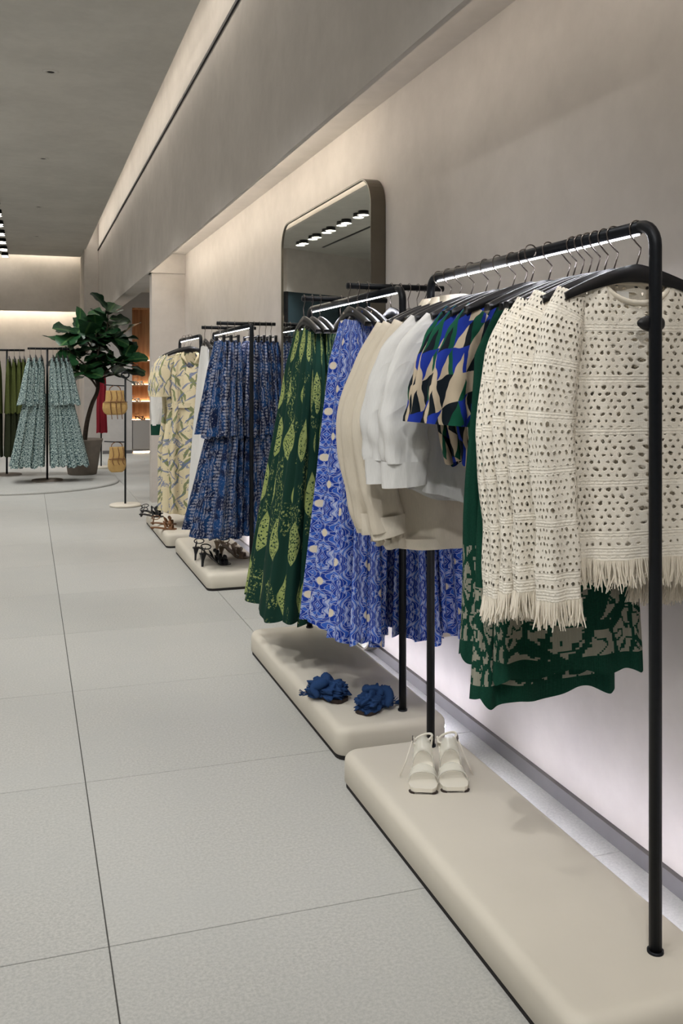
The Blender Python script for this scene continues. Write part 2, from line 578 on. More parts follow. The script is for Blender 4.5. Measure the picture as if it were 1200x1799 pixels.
def boxo(name, x0, x1, y0, y1, z0, z1, mat, parent=None):
    return O(name, G().box(x0, x1, y0, y1, z0, z1).mesh(name, mat), parent)

def prism_y(name, prof, y0, y1, mat, parent=None):      # polygon in XZ pushed along Y
    n = len(prof)
    v = [(x, y0, z) for x, z in prof] + [(x, y1, z) for x, z in prof]
    f = [tuple(range(n)), tuple(range(2 * n - 1, n - 1, -1))] + [(i, i + n, (i + 1) % n + n, (i + 1) % n) for i in range(n)]
    return O(name, mk(name, v, f, mat, None, False), parent)

# ================================================================== room shell
fl = struct(boxo('floor', -6.5, 6.0, -5.0, 20.4, -0.10, -0.006, 'grout'))
bm = bmesh.new()
bmesh.ops.create_cube(bm, size=1.0)
for q in bm.verts: q.co = Vector((q.co.x * 0.9965, q.co.y * 0.9965, q.co.z * 0.02 - 0.01))
bmesh.ops.bevel(bm, geom=[e for e in bm.edges if all(abs(v.co.z) < 1e-6 for v in e.verts)], offset=0.0012, segments=1, affect='EDGES')
tm = bpy.data.meshes.new('floor_tile'); bm.to_mesh(tm); bm.free(); tm.materials.append(M['tile'])
for i in range(-5, 5):
    for j in range(-3, 18):
        x = 0.193 + i + 0.5; y = 2.41 + j + 0.5
        if x > 1.8 and y < 10: continue
        O('floor_tile', tm, fl, (x, y, 0))

struct(boxo('wall_right', 1.70, 1.80, -5.0, 10.72, 0, 2.80, 'plaster'))
struct(boxo('baseboard_right', 1.682, 1.70, -5.0, 10.72, 0, 0.05, 'skirting'))
struct(prism_y('trim_1', [(1.28, 2.582), (1.305, 2.582), (1.305, 2.80), (1.80, 2.80), (1.80, 4.50), (1.28, 4.50)], -5.0, 10.72, 'plaster'))
struct(prism_y('trim_2', [(1.28, 2.582), (1.50, 2.582), (1.50, 4.50), (1.28, 4.50)], 10.72, 18.5, 'plaster'))
struct(boxo('trim_3', 1.266, 1.28, -5.0, 18.5, 3.808, 3.834, 'track'))
struct(O('trim_4', G().box(1.325, 1.80, 10.72, 10.92, 0, 2.582).box(1.305, 1.80, 10.70, 10.92, 2.582, 2.80).mesh('trim_4', 'plaster')))      # pier closing the wall
struct(boxo('trim_5', 1.02, 1.50, 18.5, 20.4, 0.0, 4.50, 'plaster'))       # pier at the far corner
struct(boxo('ceiling', -6.5, 1.052, -5.0, 19.76, 3.83, 3.92, 'ceiling'))
struct(boxo('trim_6', -6.5, 1.28, -5.0, 20.4, 4.45, 4.52, 'ceiling'))      # top of the coves
struct(boxo('trim_7', -6.5, 1.02, 20.0, 20.04, 2.735, 4.45, 'plaster'))    # end bulkhead
struct(boxo('wall_end', -6.5, 1.3, 20.3, 20.4, 0, 4.45, 'plaster'))
struct(boxo('trim_8', -6.5, 1.02, 20.04, 20.3, 2.93, 2.99, 'plaster'))
struct(boxo('wall_left', -6.6, -6.5, -5.0, 20.4, 0, 4.5, 'plaster'))
struct(boxo('wall_back', -6.6, 1.8, -5.1, -5.0, 0, 4.5, 'plaster'))
struct(boxo('trim_9', -2.00, -1.96, -5.0, 16.8, 3.82, 3.83, 'track'))

# shopfront seen only in the mirror
def shopfront():
    d = Vector((-3.6, 2.1, 0)).normalized(); a0 = Vector((-1.35, 17.2, 0)); L = 4.6
    ang = math.atan2(d.y, d.x)
    wl = struct(O('wall_shopfront', G().box(0, L, -0.06, 0.06, 3.02, 3.83).mesh('w', 'plaster'), None, a0, (0, 0, ang)))
    win = struct(O('window_1', G().box(0, L, -0.01, 0.01, 0.0, 3.02).mesh('g', 'glassdark'), None, a0, (0, 0, ang)))
    for k in range(4):
        x = k * (L - 0.05) / 3
        O('window_frame', G().box(x, x + 0.05, -0.04, 0.04, 0, 3.02).mesh('m', 'track'), win)
shopfront()

# side room behind the pier
struct(boxo('ceiling_annex', 1.50, 5.5, 10.92, 18.2, 2.97, 3.05, 'ceiling'))
ax = struct(O('wall_annex', G().box(1.30, 1.83, 17.7, 17.8, 0, 2.97).box(1.83, 3.03, 17.7, 17.8, 2.69, 2.97).box(3.03, 5.5, 17.7, 17.8, 0, 2.97).mesh('wall_annex', 'annex')))
boxo('skirting', 1.30, 1.83, 17.685, 17.70, 0, 0.06, 'skirting', ax)
struct(boxo('wall_annex_side', 5.5, 5.6, 10.9, 18.2, 0, 3.05, 'annex'))
struct(boxo('wall_annex_front', 1.80, 5.5, 10.80, 10.90, 0, 3.05, 'annex'))

# strips of light in the coves
struct(boxo('trim_10', 1.065, 1.085, -4.5, 18.4, 4.05, 4.065, 'led_up'))
SLOT = [(1.308, 2.645), (1.326, 2.655), (1.320, 2.668), (1.308, 2.668)]
struct(prism_y('trim_11', SLOT, 4.6, 10.6, 'led_wf'))
struct(prism_y('trim_12', SLOT, -1.0, 4.6, 'led_wn'))
struct(boxo('trim_13', -6.4, 1.0, 19.80, 19.82, 4.00, 4.02, 'led_end'))
struct(boxo('trim_14', -6.4, 1.0, 20.045, 20.065, 2.83, 2.85, 'led_end'))

# ceiling fittings
dl_v = G().lathe([(0.0, -0.004), (0.028, -0.004), (0.03, 0.0)], 20).mesh('lens', 'dark')
dl_r = G().lathe([(0.03, 0.0), (0.033, -0.008), (0.06, -0.006), (0.066, 0.0)], 24).mesh('ring', 'ceiling', True)
for k, (x, y) in enumerate(((0.175, 7.80), (0.165, 10.93), (0.155, 14.07), (0.155, 17.05))):
    t = T('ceiling_downlight', ['small unlit round ceiling fitting nearest the camera', 'small round ceiling fitting, second from the front', 'small round ceiling fitting, third from the front', 'small round ceiling fitting nearest the end wall'][k], 'ceiling light', (x, y, 3.83), 0, 'round ceiling fittings')
    O('trim_ring', dl_r, t); O('lens', dl_v, t)
sp_b = G().lathe([(0.0, 0.0), (0.05, 0.0), (0.055, -0.10), (0.05, -0.105)], 16).mesh('housing', 'track', True)
sp_l = G().lathe([(0.0, -0.104), (0.05, -0.105)], 16).mesh('lens', 'spotglow')
ORD = ('first', 'second', 'third', 'fourth', 'fifth', 'sixth', 'seventh', 'eighth', 'ninth', 'tenth')
def fixture(x, y, label, group, sc):
    t = T('ceiling_spotlight', label, 'spotlight', (x, y, 3.83), 0, group)
    t.scale = (sc, sc, 0.6)
    for q in (-0.075, 0.075):
        h_ = O('housing', sp_b, t, (0, q, 0)); O('lens', sp_l, h_)
for k in range(-4, 20):
    y = 0.6 + 1.0 * k
    lab = 'twin ceiling spotlight in the row above the aisle' if k < 14 else ORD[19 - k] + ' twin ceiling spotlight from the end wall at the left edge'
    fixture(-0.42, y, lab, 'spotlights above the aisle', 1.25)
for k in range(13):
    fixture(-1.39, 6.8 + 0.78 * k, 'twin ceiling spotlight of the row seen in the tall mirror', 'spotlights reflected in the mirror', 1.5)

# ================================================================== plinths
def plinth(name, label, x0, x1, y0, y1, z1=0.12, r=0.05, e=0.032):
    cx, cy = (x0 + x1) / 2, (y0 + y1) / 2
    t = T(name, label, 'plinth', (cx, cy, 0), 0, 'plinths under the clothes rails')
    def ring(ins, z, n=7):
        hx, hy = (x1 - x0) / 2 - ins, (y1 - y0) / 2 - ins; rr = max(0.008, r - ins * 0.6)
        out = []
        for (sx, sy, a0) in ((1, 1, 0), (-1, 1, 90), (-1, -1, 180), (1, -1, 270)):
            for k in range(n):
                a = math.radians(a0 + 90 * k / (n - 1))
                out.append((sx * (hx - rr) + rr * math.cos(a), sy * (hy - rr) + rr * math.sin(a), z))
        return out
    loops = [ring(0.003, 0.017), ring(0, 0.020), ring(0, z1 - e)]
    for k in range(1, 7):
        a = k / 6 * PI / 2
        loops.append(ring(e * (1 - math.cos(a)), z1 - e + e * math.sin(a)))
    n = len(loops[0]); v = [p for l in loops for p in l]; f = []
    for i in range(len(loops) - 1):
        for k in range(n):
            k2 = (k + 1) % n
            f.append((i * n + k, i * n + k2, (i + 1) * n + k2, (i + 1) * n + k))
    f.append(tuple((len(loops) - 1) * n + k for k in range(n))); f.append(tuple(range(n - 1, -1, -1)))
    O('slab', mk('slab', v, f, 'plinth'), t)
    g = G(); lo = ring(0.005, 0.0); hi = ring(0.005, 0.0175)
    v = lo + hi; f = [(k, (k + 1) % n, (k + 1) % n + n, k + n) for k in range(n)]
    O('shadow_gap', mk('shadow_gap', v, f, 'dark'), t)
    hx, hy = (x1 - x0) / 2, (y1 - y0) / 2
    O('light_strip', G().box(hx, hx + 0.012, -hy + 0.06, hy - 0.06, 0.055, 0.063).mesh('light_strip', 'fill_plinth'), t)  # added fill glow, out of sight at the back, lights the lower wall
    return t
plinth('display_plinth', 'long cream plinth nearest the camera with white sandals on it', 1.040, 1.475, 1.64, 3.13)
plinth('display_plinth', 'long cream plinth with blue slippers on it, second from the camera', 1.085, 1.53, 3.29, 4.76)
plinth('display_plinth', 'cream plinth with black and taupe heels on it', 1.125, 1.57, 6.17, 7.64)
plinth('display_plinth', 'cream plinth furthest down the wall beneath floral dresses', 1.085, 1.53, 7.82, 9.27)

# ================================================================== rails
BZ = 1.765
BR = 0.0145
def rack(name, label, x, y0, y1, rc=0.05, cross=(), zb=0.12):
    t = T(name, label, 'clothes rail', (x, (y0 + y1) / 2, zb), 0, 'black clothes rails on plinths')
    h = BZ - zb; a = (y1 - y0) / 2
    for s in (-1, 1):
        pts = [(0, s * a, 0), (0, s * a, h - rc)]
        for k in range(1, 7):
            q = k / 6 * PI / 2
            pts.append((0, s * (a - rc + rc * math.cos(q)), h - rc + rc * math.sin(q)))
        pts.append((0, s * (a - rc - 0.001), h))
        O('post', mk('post', *tube(pts, BR, 14), 'black'), t)
        O('foot_collar', G().lathe([(BR, 0.006), (BR + 0.004, 0.006), (BR + 0.004, 0.0)], 18, 0, s * a).mesh('foot_collar', 'black', True), t)
    O('top_bar', mk('top_bar', *tube([(0, -a + rc, h), (0, a - rc, h)], BR, 14), 'black'), t)
    st = G().box(-0.003, 0.003, -a + rc + 0.01, a - rc - 0.01, h - BR - 0.0035, h - BR + 0.001).mesh('light_strip', 'led_side')
    st.materials.append(M['led_rack']); st.polygons[0].material_index = 1      # the lens faces down
    O('light_strip', st, t)
    for (cy, xa, xb) in cross:
        O('cross_bar', mk('cross_bar', *tube([(xa - x, cy - (y0 + y1) / 2, h + 0.024), (xb - x, cy - (y0 + y1) / 2, h + 0.024)], 0.0125, 12), 'black'), t)
    return t
TZ = BZ + 0.024
rack('clothes_rail', 'black rail nearest the camera holding crochet sweaters', 1.345, 1.795, 3.045)
rack('clothes_rail', 'black rail with blue and green printed dresses on cross bars', 1.385, 3.405, 4.68, 0.05, ((3.64, 1.235, 1.665), (4.30, 1.235, 1.665)))
rack('clothes_rail', 'square-cornered black rail with navy printed skirts on cross bars', 1.435, 6.23, 7.58, 0.018, ((6.50, 1.25, 1.67), (7.10, 1.25, 1.67)))
rack('clothes_rail', 'black rail furthest down the wall holding cream floral dresses', 1.395, 7.96, 9.12)

# ================================================================== mirror
def mirror():
    y0, y1, z0, z1, r = 4.40, 6.15, 0.02, 2.43, 0.16
    t = T('wall_mirror', 'tall bronze-framed mirror with rounded corners leaning on the wall', 'mirror', (1.66, (y0 + y1) / 2, 0))
    a = (y1 - y0) / 2
    def ring(ins, x):
        out = []
        for (sy, zc, a0) in ((1, z1 - r, 0), (-1, z1 - r, 90), (-1, z0 + r, 180), (1, z0 + r, 270)):
            for k in range(10):
                q = math.radians(a0 + 90 * k / 9); rr = r - ins
                out.append((x, sy * (a - r) + rr * math.cos(q), zc + rr * math.sin(q)))
        return out
    L = [ring(0, 0.038), ring(0, -0.04), ring(0.009, -0.04), ring(0.009, -0.032)]
    n = 40; v = [p for l in L for p in l]; f = []
    for i in range(3):
        for k in range(n):
            k2 = (k + 1) % n; f.append((i * n + k, i * n + k2, (i + 1) * n + k2, (i + 1) * n + k))
    o = O('frame', mk('frame', v, f, 'bronze', None, False), t)
    O('glass', mk('glass', ring(0.009, -0.033), [tuple(range(n))], 'mirror', None, False), t)
mirror()

# ================================================================== hangers
def hook_pts(kink=0.012):
    p = []
    r = BR + 0.003
    for k in range(12):
        a = math.radians(-60 + 240 * k / 11)
        p.append((r * math.cos(a), 0, r * math.sin(a)))
    p += [(-0.015, 0, -0.018), (-0.003 + kink * 0.2, 0, -0.034), (kink, 0, -0.046), (kink * 0.8, 0, -0.058), (0, 0, -0.088)]
    return p
HOOK = mk('hook', *tube(hook_pts(), 0.0019, 6), 'chrome')
def hanger_body():
    xs = np.linspace(-0.195, 0.195, 31); v = []; f = []
    for x in xs:
        s = abs(x) / 0.195
        zc = -0.092 - 0.072 * s ** 1.35; hh = 0.024 * (1 - s) ** 1.2 + 0.010; th = 0.006 + 0.010 * s
        y = -0.012 * s
        v += [(x, y - th, zc - hh), (x, y + th, zc - hh), (x, y + th * 0.7, zc + 0.008), (x, y - th * 0.7, zc + 0.008)]
    for i in range(30):
        for k in range(4):
            k2 = (k + 1) % 4; f.append((i * 4 + k, i * 4 + k2, i * 4 + 4 + k2, i * 4 + 4 + k))
    f += [(0, 1, 2, 3), tuple(120 + k for k in (3, 2, 1, 0))]
    return mk('shoulder_arm', v, f, 'blackplastic')
HBODY = hanger_body()
g = G().tube([(-0.16, 0, -0.094), (0.16, 0, -0.094)], 0.005, 8)
CLIPBAR = g.mesh('clip_bar', 'blackplastic', True)
CLIP = G().box(-0.014, 0.014, -0.008, 0.008, -0.135, -0.085).mesh('clip', 'blackplastic')
def hanger(loc, rz, label, group, clips=False):
    t = T('clothes_hanger', label, 'hanger', loc, rz, group)
    O('hook', HOOK, t)
    if clips:
        O('clip_bar', CLIPBAR, t)
        for s in (-0.13, 0.13): O('clip', CLIP, t, (s, 0, 0))
    else:
        O('shoulder_arm', HBODY, t)
    return t

# ================================================================== cloth
def cloth(prof, zt, zh, cols=96, rows=36, slope=0.38, neck=None, folds=((5, .01),), seed=0, ex=0.9, ey=0.65, hem=0.0, lean=(0, 0), mat='white', name='body', umul=1.0, top_th=None, curve=0.0):
    """closed hanging cloth; prof rows (t, half width, half thickness, fold gain); z measured from the bar"""
    rg = np.random.RandomState(seed)
    t = (np.linspace(0, 1, rows) ** 1.15)[:, None]
    th = np.linspace(0, 2 * PI, cols, endpoint=False)[None, :]
    A = np.array(prof)
    hw = np.interp(t, A[:, 0], A[:, 1]); tk = np.interp(t, A[:, 0], A[:, 2]); fg = np.interp(t, A[:, 0], A[:, 3])
    c, s = np.cos(th), np.sin(th)
    fd = 0
    for (n, amp) in folds:
        ph = rg.rand() * 6.28; dr = (rg.rand() - 0.5) * 3.0
        wob = 0.5 * np.sin(2 * th + rg.rand() * 6)
        fd = fd + amp * np.sin(n * th + ph + dr * t + wob)
        fd = fd + amp * 0.35 * np.sin(2 * n * th + ph * 1.7 - dr * t)
    fd = fd * fg
    x = hw * np.sign(c) * np.abs(c) ** ex; y = tk * np.sign(s) * np.abs(s) ** ey
    nx, ny = c * tk, s * hw
    ln = np.sqrt(nx * nx + ny * ny) + 1e-6
    x = x + nx / ln * fd; y = y + ny / ln * fd
    x = x + lean[0] * t + 0.004 * np.sin(t * 9 + rg.rand() * 6); y = y + lean[1] * t
    top = zt - slope * np.abs(x) * np.ones_like(t)
    if neck:
        nw, df, db = neck
        q = np.clip(1 - (np.abs(x) / nw) ** 2, 0, 1) ** 0.5
        top = np.where(np.abs(x) < nw, zt - slope * nw - np.where(s < 0, df, db) * q + 0.012 * (1 - q), top)
    hz = zh + hem * (np.sin(3 * th + rg.rand() * 6) * 0.5 + 0.5 * np.sin(7 * th + rg.rand() * 6)) + curve * np.abs(c) ** 2
    z = top * (1 - t) + hz * t
    V = np.stack([x, y, z - zh], -1).reshape(-1, 3)
    P = 2.15 * 2 * A[:, 1].max() * umul
    F = []
    UV = []
    vv = (z - zh)
    for i in range(rows - 1):
        for j in range(cols):
            j2 = (j + 1) % cols
            F.append((i * cols + j, (i + 1) * cols + j, (i + 1) * cols + j2, i * cols + j2))
            u0 = j / cols * P; u1 = (j + 1) / cols * P
            UV += [(u0, vv[i, j]), (u0, vv[i + 1, j]), (u1, vv[i + 1, j2]), (u1, vv[i, j2])]
    return mk(name, V, F, mat, UV)

def sleeve(path, rx, ry, zh, mat, seed=0, seg=28, n=30, folds=(4, 0.006), name='sleeve', cap_top=True):
    P = smooth_pts(path, n); rg = np.random.RandomState(seed)
    ph = rg.rand() * 6; ph2 = rg.rand() * 6
    V = []; F = []; UV = []; L = 0.0; Ls = []
    for i, p in enumerate(P):
        if i: L += (p - P[i - 1]).length
        Ls.append(L)
    for i, p in enumerate(P):
        t = i / (n - 1)
        tx = P[min(i + 1, n - 1)] - P[max(i - 1, 0)]; tx.normalize()
        bx = Vector((-tx.z, 0, tx.x)).normalized() * -1.0
        a = np.interp(t, np.linspace(0, 1, len(rx)), rx); bq = np.interp(t, np.linspace(0, 1, len(ry)), ry)
        for k in range(seg):
            th = 2 * PI * k / seg
            fd = folds[1] * t * (math.sin(folds[0] * th + ph + 2 * t) + 0.4 * math.sin(9 * t * 3 + th * 2 + ph2))
            q = p + bx * (math.cos(th) * (a + fd)) + Vector((0, 1, 0)) * (math.sin(th) * (bq + fd))
            V.append((q.x, q.y, q.z - zh))
    per = 2 * PI * max(rx)
    for i in range(n - 1):
        for k in range(seg):
            k2 = (k + 1) % seg
            F.append((i * seg + k, (i + 1) * seg + k, (i + 1) * seg + k2, i * seg + k2))
            va, vb = L - Ls[i], L - Ls[i + 1]
            UV += [(k / seg * per, va), (k / seg * per, vb), ((k + 1) / seg * per, vb), ((k + 1) / seg * per, va)]
    if cap_top:
        F.append(tuple(range(seg))); UV += [(0, L)] * seg
    return mk(name, V, F, mat, UV), P[-1]

def ring_strands(me, ncols, rows, length, n, seed, spread=0.35):
    """fringe hanging from the last ring of vertices of a cloth mesh"""
    rg = random.Random(seed)
    base = [me.vertices[(rows - 1) * ncols + j].co.copy() for j in range(ncols)]
    gg = G()
    for k in range(n):
        x = k / n * ncols; j = int(x); fr = x - j
        p = base[j] * (1 - fr) + base[(j + 1) % ncols] * fr
        L = length * rg.uniform(0.8, 1.12)
        d1 = Vector((rg.uniform(-1, 1) * spread, rg.uniform(-1, 1) * spread, 0)) * L * 0.5
        d2 = d1 + Vector((rg.uniform(-1, 1), rg.uniform(-1, 1), 0)) * L * 0.12
        r = 0.0019
        gg.tube([p + Vector((0, 0, 0.004)), p + d1 * 0.5 + Vector((0, 0, -L * 0.5)), p + d2 + Vector((0, 0, -L))], [r, r * 1.1, r * 0.7], 4, False)
    o = gg.mesh('fringe', 'yarn', True)
    return o

# ---- crochet sweaters -------------------------------------------------------
def sweater(seed, loc, rz, label, hi=False, dx=0.0):
    zh = -0.765
    t = T('crochet_sweater', label, 'sweater', (loc[0] + dx, loc[1], loc[2] + zh), rz, 'cream crochet sweaters on the nearest rail')
    cols, rows = (300, 110) if hi else (160, 60)
    me = cloth([(0, .178, .010, .1), (.10, .190, .022, .4), (.5, .200, .026, .8), (1, .205, .032, 1)], -0.088, zh, cols, rows, 0.40,
               (0.088, 0.058, 0.010), ((6, .006), (11, .003)), seed, 0.8, 0.6, 0.006, mat='crochet')
    o = O('body', me, t)
    fr = O('fringe', ring_strands(me, cols, rows, 0.062, 520 if hi else 330, seed), o); fr['kind'] = 'stuff'
    # ribbed neckband
    pts = []
    for k in range(33):
        a = 2 * PI * k / 32; x = 0.088 * math.cos(a)
        q = math.sqrt(max(0, 1 - (x / 0.088) ** 2))
        pts.append((x, 0.013 * math.sin(a) , -0.1232 - (0.058 if math.sin(a) < 0 else 0.010) * q + 0.006 - zh))
    O('neckband', mk('neckband', *tube(pts, 0.0065, 8, False), 'yarn'), t)
    if hi:
        nu = 14; V = []; F = []
        for i in range(9):
            ph = PI * i / 8
            for k in range(nu):
                a = 2 * PI * k / nu; V.append((-.036 * math.cos(ph) + .002, -.056 + .012 * math.sin(ph) * math.cos(a), .017 * math.sin(ph) * math.sin(a) * (1.2 - .3 * math.cos(ph)) - .225 - zh))
        F = [(i * nu + k, i * nu + (k + 1) % nu, (i + 1) * nu + (k + 1) % nu, (i + 1) * nu + k) for i in range(8) for k in range(nu)]
        st = O('security_tag', mk('security_tag', V, F, 'blackplastic'), t); st['label'] = 'black plastic security tag below the neckline'
        sl = O('size_label', G().box(-.052, -.020, -.0005, .0005, -.178 - zh, -.148 - zh).mesh('size_label', 'tag'), t); sl['label'] = 'small white woven label inside the neck'
    rg = random.Random(seed)
    for s in (-1, 1):
        y = -0.030 if s < 0 else -0.012
        e = rg.uniform(-0.012, 0.012)
        me, end = sleeve([(s * .165, 0.0, -.155), (s * .203, y * 0.6, -.25), (s * (.232 + e), y, -.45), (s * (.222 + e), y - .006, -.66), (s * (.214 + e), y, -.845 + e)],
                         [.040, .055, .058, .050, .052], [.016, .026, .028, .026, .026], zh, 'crochet', seed * 3 + s, 40, 50, (5, .006))
        so = O('sleeve', me, t)
        f2 = O('fringe', ring_strands(me, 40, 50, 0.055, 110, seed + s), so); f2['kind'] = 'stuff'
    return t
SWY = (1.865, 1.955, 1.995, 2.03, 2.065, 2.10, 2.135)
SWL = ['front cream crochet sweater with black security tag, nearest the rail post'] + [ORD[k] + ' cream crochet sweater counting from the rail post' for k in range(1, 6)] + ['cream crochet sweater at the back of its row, touching the green knits']
protoS = None
for k, y in enumerate(SWY):
    lab = SWL[k]
    dx = (0.0, -0.005, 0.012, -0.012, 0.006, -0.016, 0.0)[k]
    rz = (-0.06, -0.10, 0.03, -0.05, -0.12, 0.02, -0.04)[k]
    if k < 3:
        s_ = sweater(11 + k, (1.345, y, BZ), rz, lab, k == 0, dx)
        if k: protoS = (protoS or []) + [s_]
    else:
        p = protoS[k % 2]
        dup(p, (1.345 + dx, y, BZ - 0.765 - 0.012 * (k - 2)), rz, lab)
    hanger((1.345, y, BZ), rz, 'black hanger of the ' + ORD[k] + ' crochet sweater from the rail post', 'hangers of the crochet sweaters')

# ---- green jacquard knits ---------------------------------------------------
def greenknit(seed, x, y, rz, label, zh, hw=.20):
    t = T('green_knit_dress', label, 'dress', (x, y, BZ + zh), rz, 'green knits with leaf pattern')
    me = cloth([(0, .10, .010, .2), (.12, .17, .016, .4), (.6, hw, .024, 1), (1, hw * 1.08, .034, 1.2)], -0.125, zh, 140, 50, 0.3, (0.05, 0.05, 0.01), ((5, .008), (9, .004)), seed, 0.8, 0.6, 0.018, mat='jacquard')
    O('body', me, t)
    hanger((x, y, BZ), rz, 'black hanger of the ' + label, 'hangers of the green knits')
greenknit(31, 1.36, 2.19, -0.05, 'dark green leaf-patterned knit hanging right behind the sweaters', -1.13)
greenknit(32, 1.335, 2.24, 0.04, 'dark green knit with beige leaves hanging longest at its left corner', -1.20)
greenknit(33, 1.315, 2.30, -0.08, 'dark green knit beside the triangle-print blouses', -1.10)

# ---- triangle-print blouses -------------------------------------------------
def triblouse(seed, x, y, rz, label):
    zh = -0.60
    t = T('printed_blouse', label, 'blouse', (x, y, BZ + zh), rz, 'triangle-print blouses')
    me = cloth([(0, .14, .012, .2), (.15, .19, .024, .5), (.6, .20, .030, 1), (1, .17, .034, 1)], -0.11, zh, 110, 36, 0.4, (0.06, 0.10, 0.01), ((6, .008), (10, .004)), seed, 0.8, 0.6, 0.014, mat='triangles')
    O('body', me, t)
    for s in (-1, 1):
        me, e = sleeve([(s * .14, 0, -.165), (s * .195, -.01, -.25), (s * .235, -.015, -.36), (s * .248, -.015, -.48)], [.045, .062, .066, .070], [.02, .028, .034, .036], zh, 'triangles', seed + s, 32, 24, (5, .010))
        O('sleeve', me, t)
    hanger((x, y, BZ), rz, 'black hanger of the ' + label, 'hangers of the triangle-print blouses')
triblouse(41, 1.345, 2.39, 0.03, 'green blue and beige triangle-print blouse next to the green knits')
triblouse(42, 1.345, 2.46, -0.08, 'triangle-print blouse between two others alike')
triblouse(43, 1.335, 2.53, 0.10, 'triangle-print blouse next to the white blouse')

# ---- white blouses ----------------------------------------------------------
def whiteblouse(seed, x, y, rz, label):
    zh = -0.735
    t = T('white_blouse', label, 'blouse', (x, y, BZ + zh), rz, 'white blouses on the nearest rail')
    me = cloth([(0, .15, .012, .2), (.15, .20, .026, .5), (.6, .25, .036, 1), (1, .27, .042, 1)], -0.115, zh, 110, 36, 0.40, (0.06, 0.03, 0.0), ((5, .010), (9, .005)), seed, 0.85, 0.65, 0.012, mat='white', curve=0.07)
    O('body', me, t)
    for s in (-1, 1):
        me, e = sleeve([(s * .16, 0, -.18), (s * .235, -.012, -.30), (s * .285, -.02, -.46), (s * .285, -.02, -.60)], [.05, .085, .085, .07], [.02, .034, .042, .04], zh, 'white', seed + s, 32, 26, (4, .010))
        so = O('sleeve', me, t)
        me, e = sleeve([(e.x, e.y, e.z + .004), (e.x, e.y, e.z - .035), (e.x - s * .002, e.y, e.z - .07)], [.074, .072, .072], [.044, .042, .042], zh, 'white', seed + 5, 32, 6, (4, .002), 'cuff', False)
        O('cuff', me, so)
    hanger((x, y, BZ), rz, 'black hanger of the ' + label, 'hangers of the white blouses')
whiteblouse(51, 1.345, 2.63, 0.05, 'white cotton blouse with curved hem next to the triangle prints')
whiteblouse(52, 1.34, 2.72, -0.04, 'white cotton blouse tucked between another and the cream jackets')

# ---- cream jackets ----------------------------------------------------------
def jacket(seed, x, y, rz, label):
    zh = -0.895
    t = T('linen_jacket', label, 'jacket', (x, y, BZ + zh), rz, 'cream linen jackets')
    me = cloth([(0, .18, .014, .2), (.12, .22, .030, .4), (.6, .235, .036, .8), (1, .245, .042, 1)], -0.10, zh, 110, 40, 0.42, (0.07, 0.02, 0.0), ((5, .014), (9, .006)), seed, 0.85, 0.6, 0.006, mat='linen')
    bo = O('body', me, t)
    me = cloth([(0, .246, .043, 1), (1, .247, .044, 1)], -0.865, zh - 0.004, 110, 4, 0.0, None, ((5, .014), (9, .006)), seed, 0.85, 0.6, 0.006, mat='linen2', name='hem_band')
    O('hem_band', me, bo, (0, 0, -0.004))
    me = cloth([(0, .062, .028, .2), (.5, .075, .036, .3), (1, .085, .044, .5)], -0.075, -0.155, 60, 8, 0.1, None, ((3, .003),), seed + 9, 0.9, 0.8, mat='linen', name='collar')
    O('collar', me, t, (0, 0, -0.155 - zh))
    for s in (-1, 1):
        me, e = sleeve([(s * .185, 0, -.185), (s * .255, -.012, -.32), (s * .315, -.022, -.50), (s * .290, -.022, -.70), (s * .262, -.02, -.83)], [.05, .062, .066, .060, .055], [.022, .034, .038, .036, .034], zh, 'linen', seed + s, 32, 36, (3, .008))
        so = O('sleeve', me, t)
        me, e = sleeve([(e.x, e.y, e.z + .045), (e.x - s * .004, e.y, e.z), (e.x - s * .008, e.y, e.z - .02)], [.060, .059, .058], [.038, .037, .037], zh, 'linen2', seed + 5, 32, 6, (3, .002), 'cuff', False)
        O('cuff', me, so)
    hanger((x, y, BZ), rz, 'black hanger of the ' + label, 'hangers of the cream jackets')
jacket(61, 1.345, 2.82, 0.02, 'cream linen jacket next to the white blouses')
jacket(62, 1.345, 2.90, -0.05, 'cream linen jacket in the middle of three')
jacket(63, 1.345, 2.98, 0.04, 'cream linen jacket at the far end of the nearest rail')

# ---- dresses on cross bars --------------------------------------------------
def dress(kind, mat, label, group, x, y, zbar, zh, seed, prof, folds, lean=(0, 0), strap=True, cat='dress', rz=PI / 2, tiers=None, clips=False, hl='', hg='', hem=0.02, cols=120, rows=48, neck=None, slope=0.12, zt=-0.135):
    t = T(kind, label, cat, (x, y, zbar + zh), rz, group)
    if not tiers:
        O('body', cloth(prof, zt, zh, cols, rows, slope, neck, folds, seed, 0.85, 0.7, hem, lean, mat), t)
    else:
        for (nm, za, zb, pf, m2) in tiers:
            me = cloth(pf, za, zb, cols, rows, slope if nm == tiers[0][0] else 0.0, None, folds, seed + len(nm), 0.85, 0.7, hem, lean if nm == tiers[-1][0] else (lean[0] * .5, lean[1] * .5), m2, nm)
            O(nm, me, t, (0, 0, zb - zh))
    if strap:
        for s in (-1, 1):
            pts = [(s * 0.055, 0, -0.105 - zh), (s * 0.075, -0.008, -0.14 - zh), (s * 0.085, -0.012, -0.20 - zh)]
            O('strap', mk('strap', *tube(pts, 0.006, 6), mat if mat in M else 'white'), t)
    hanger((x, y, zbar), rz, ('black clip hanger of the ' if clips else 'black hanger of the ') + label, hg, clips)
    return t

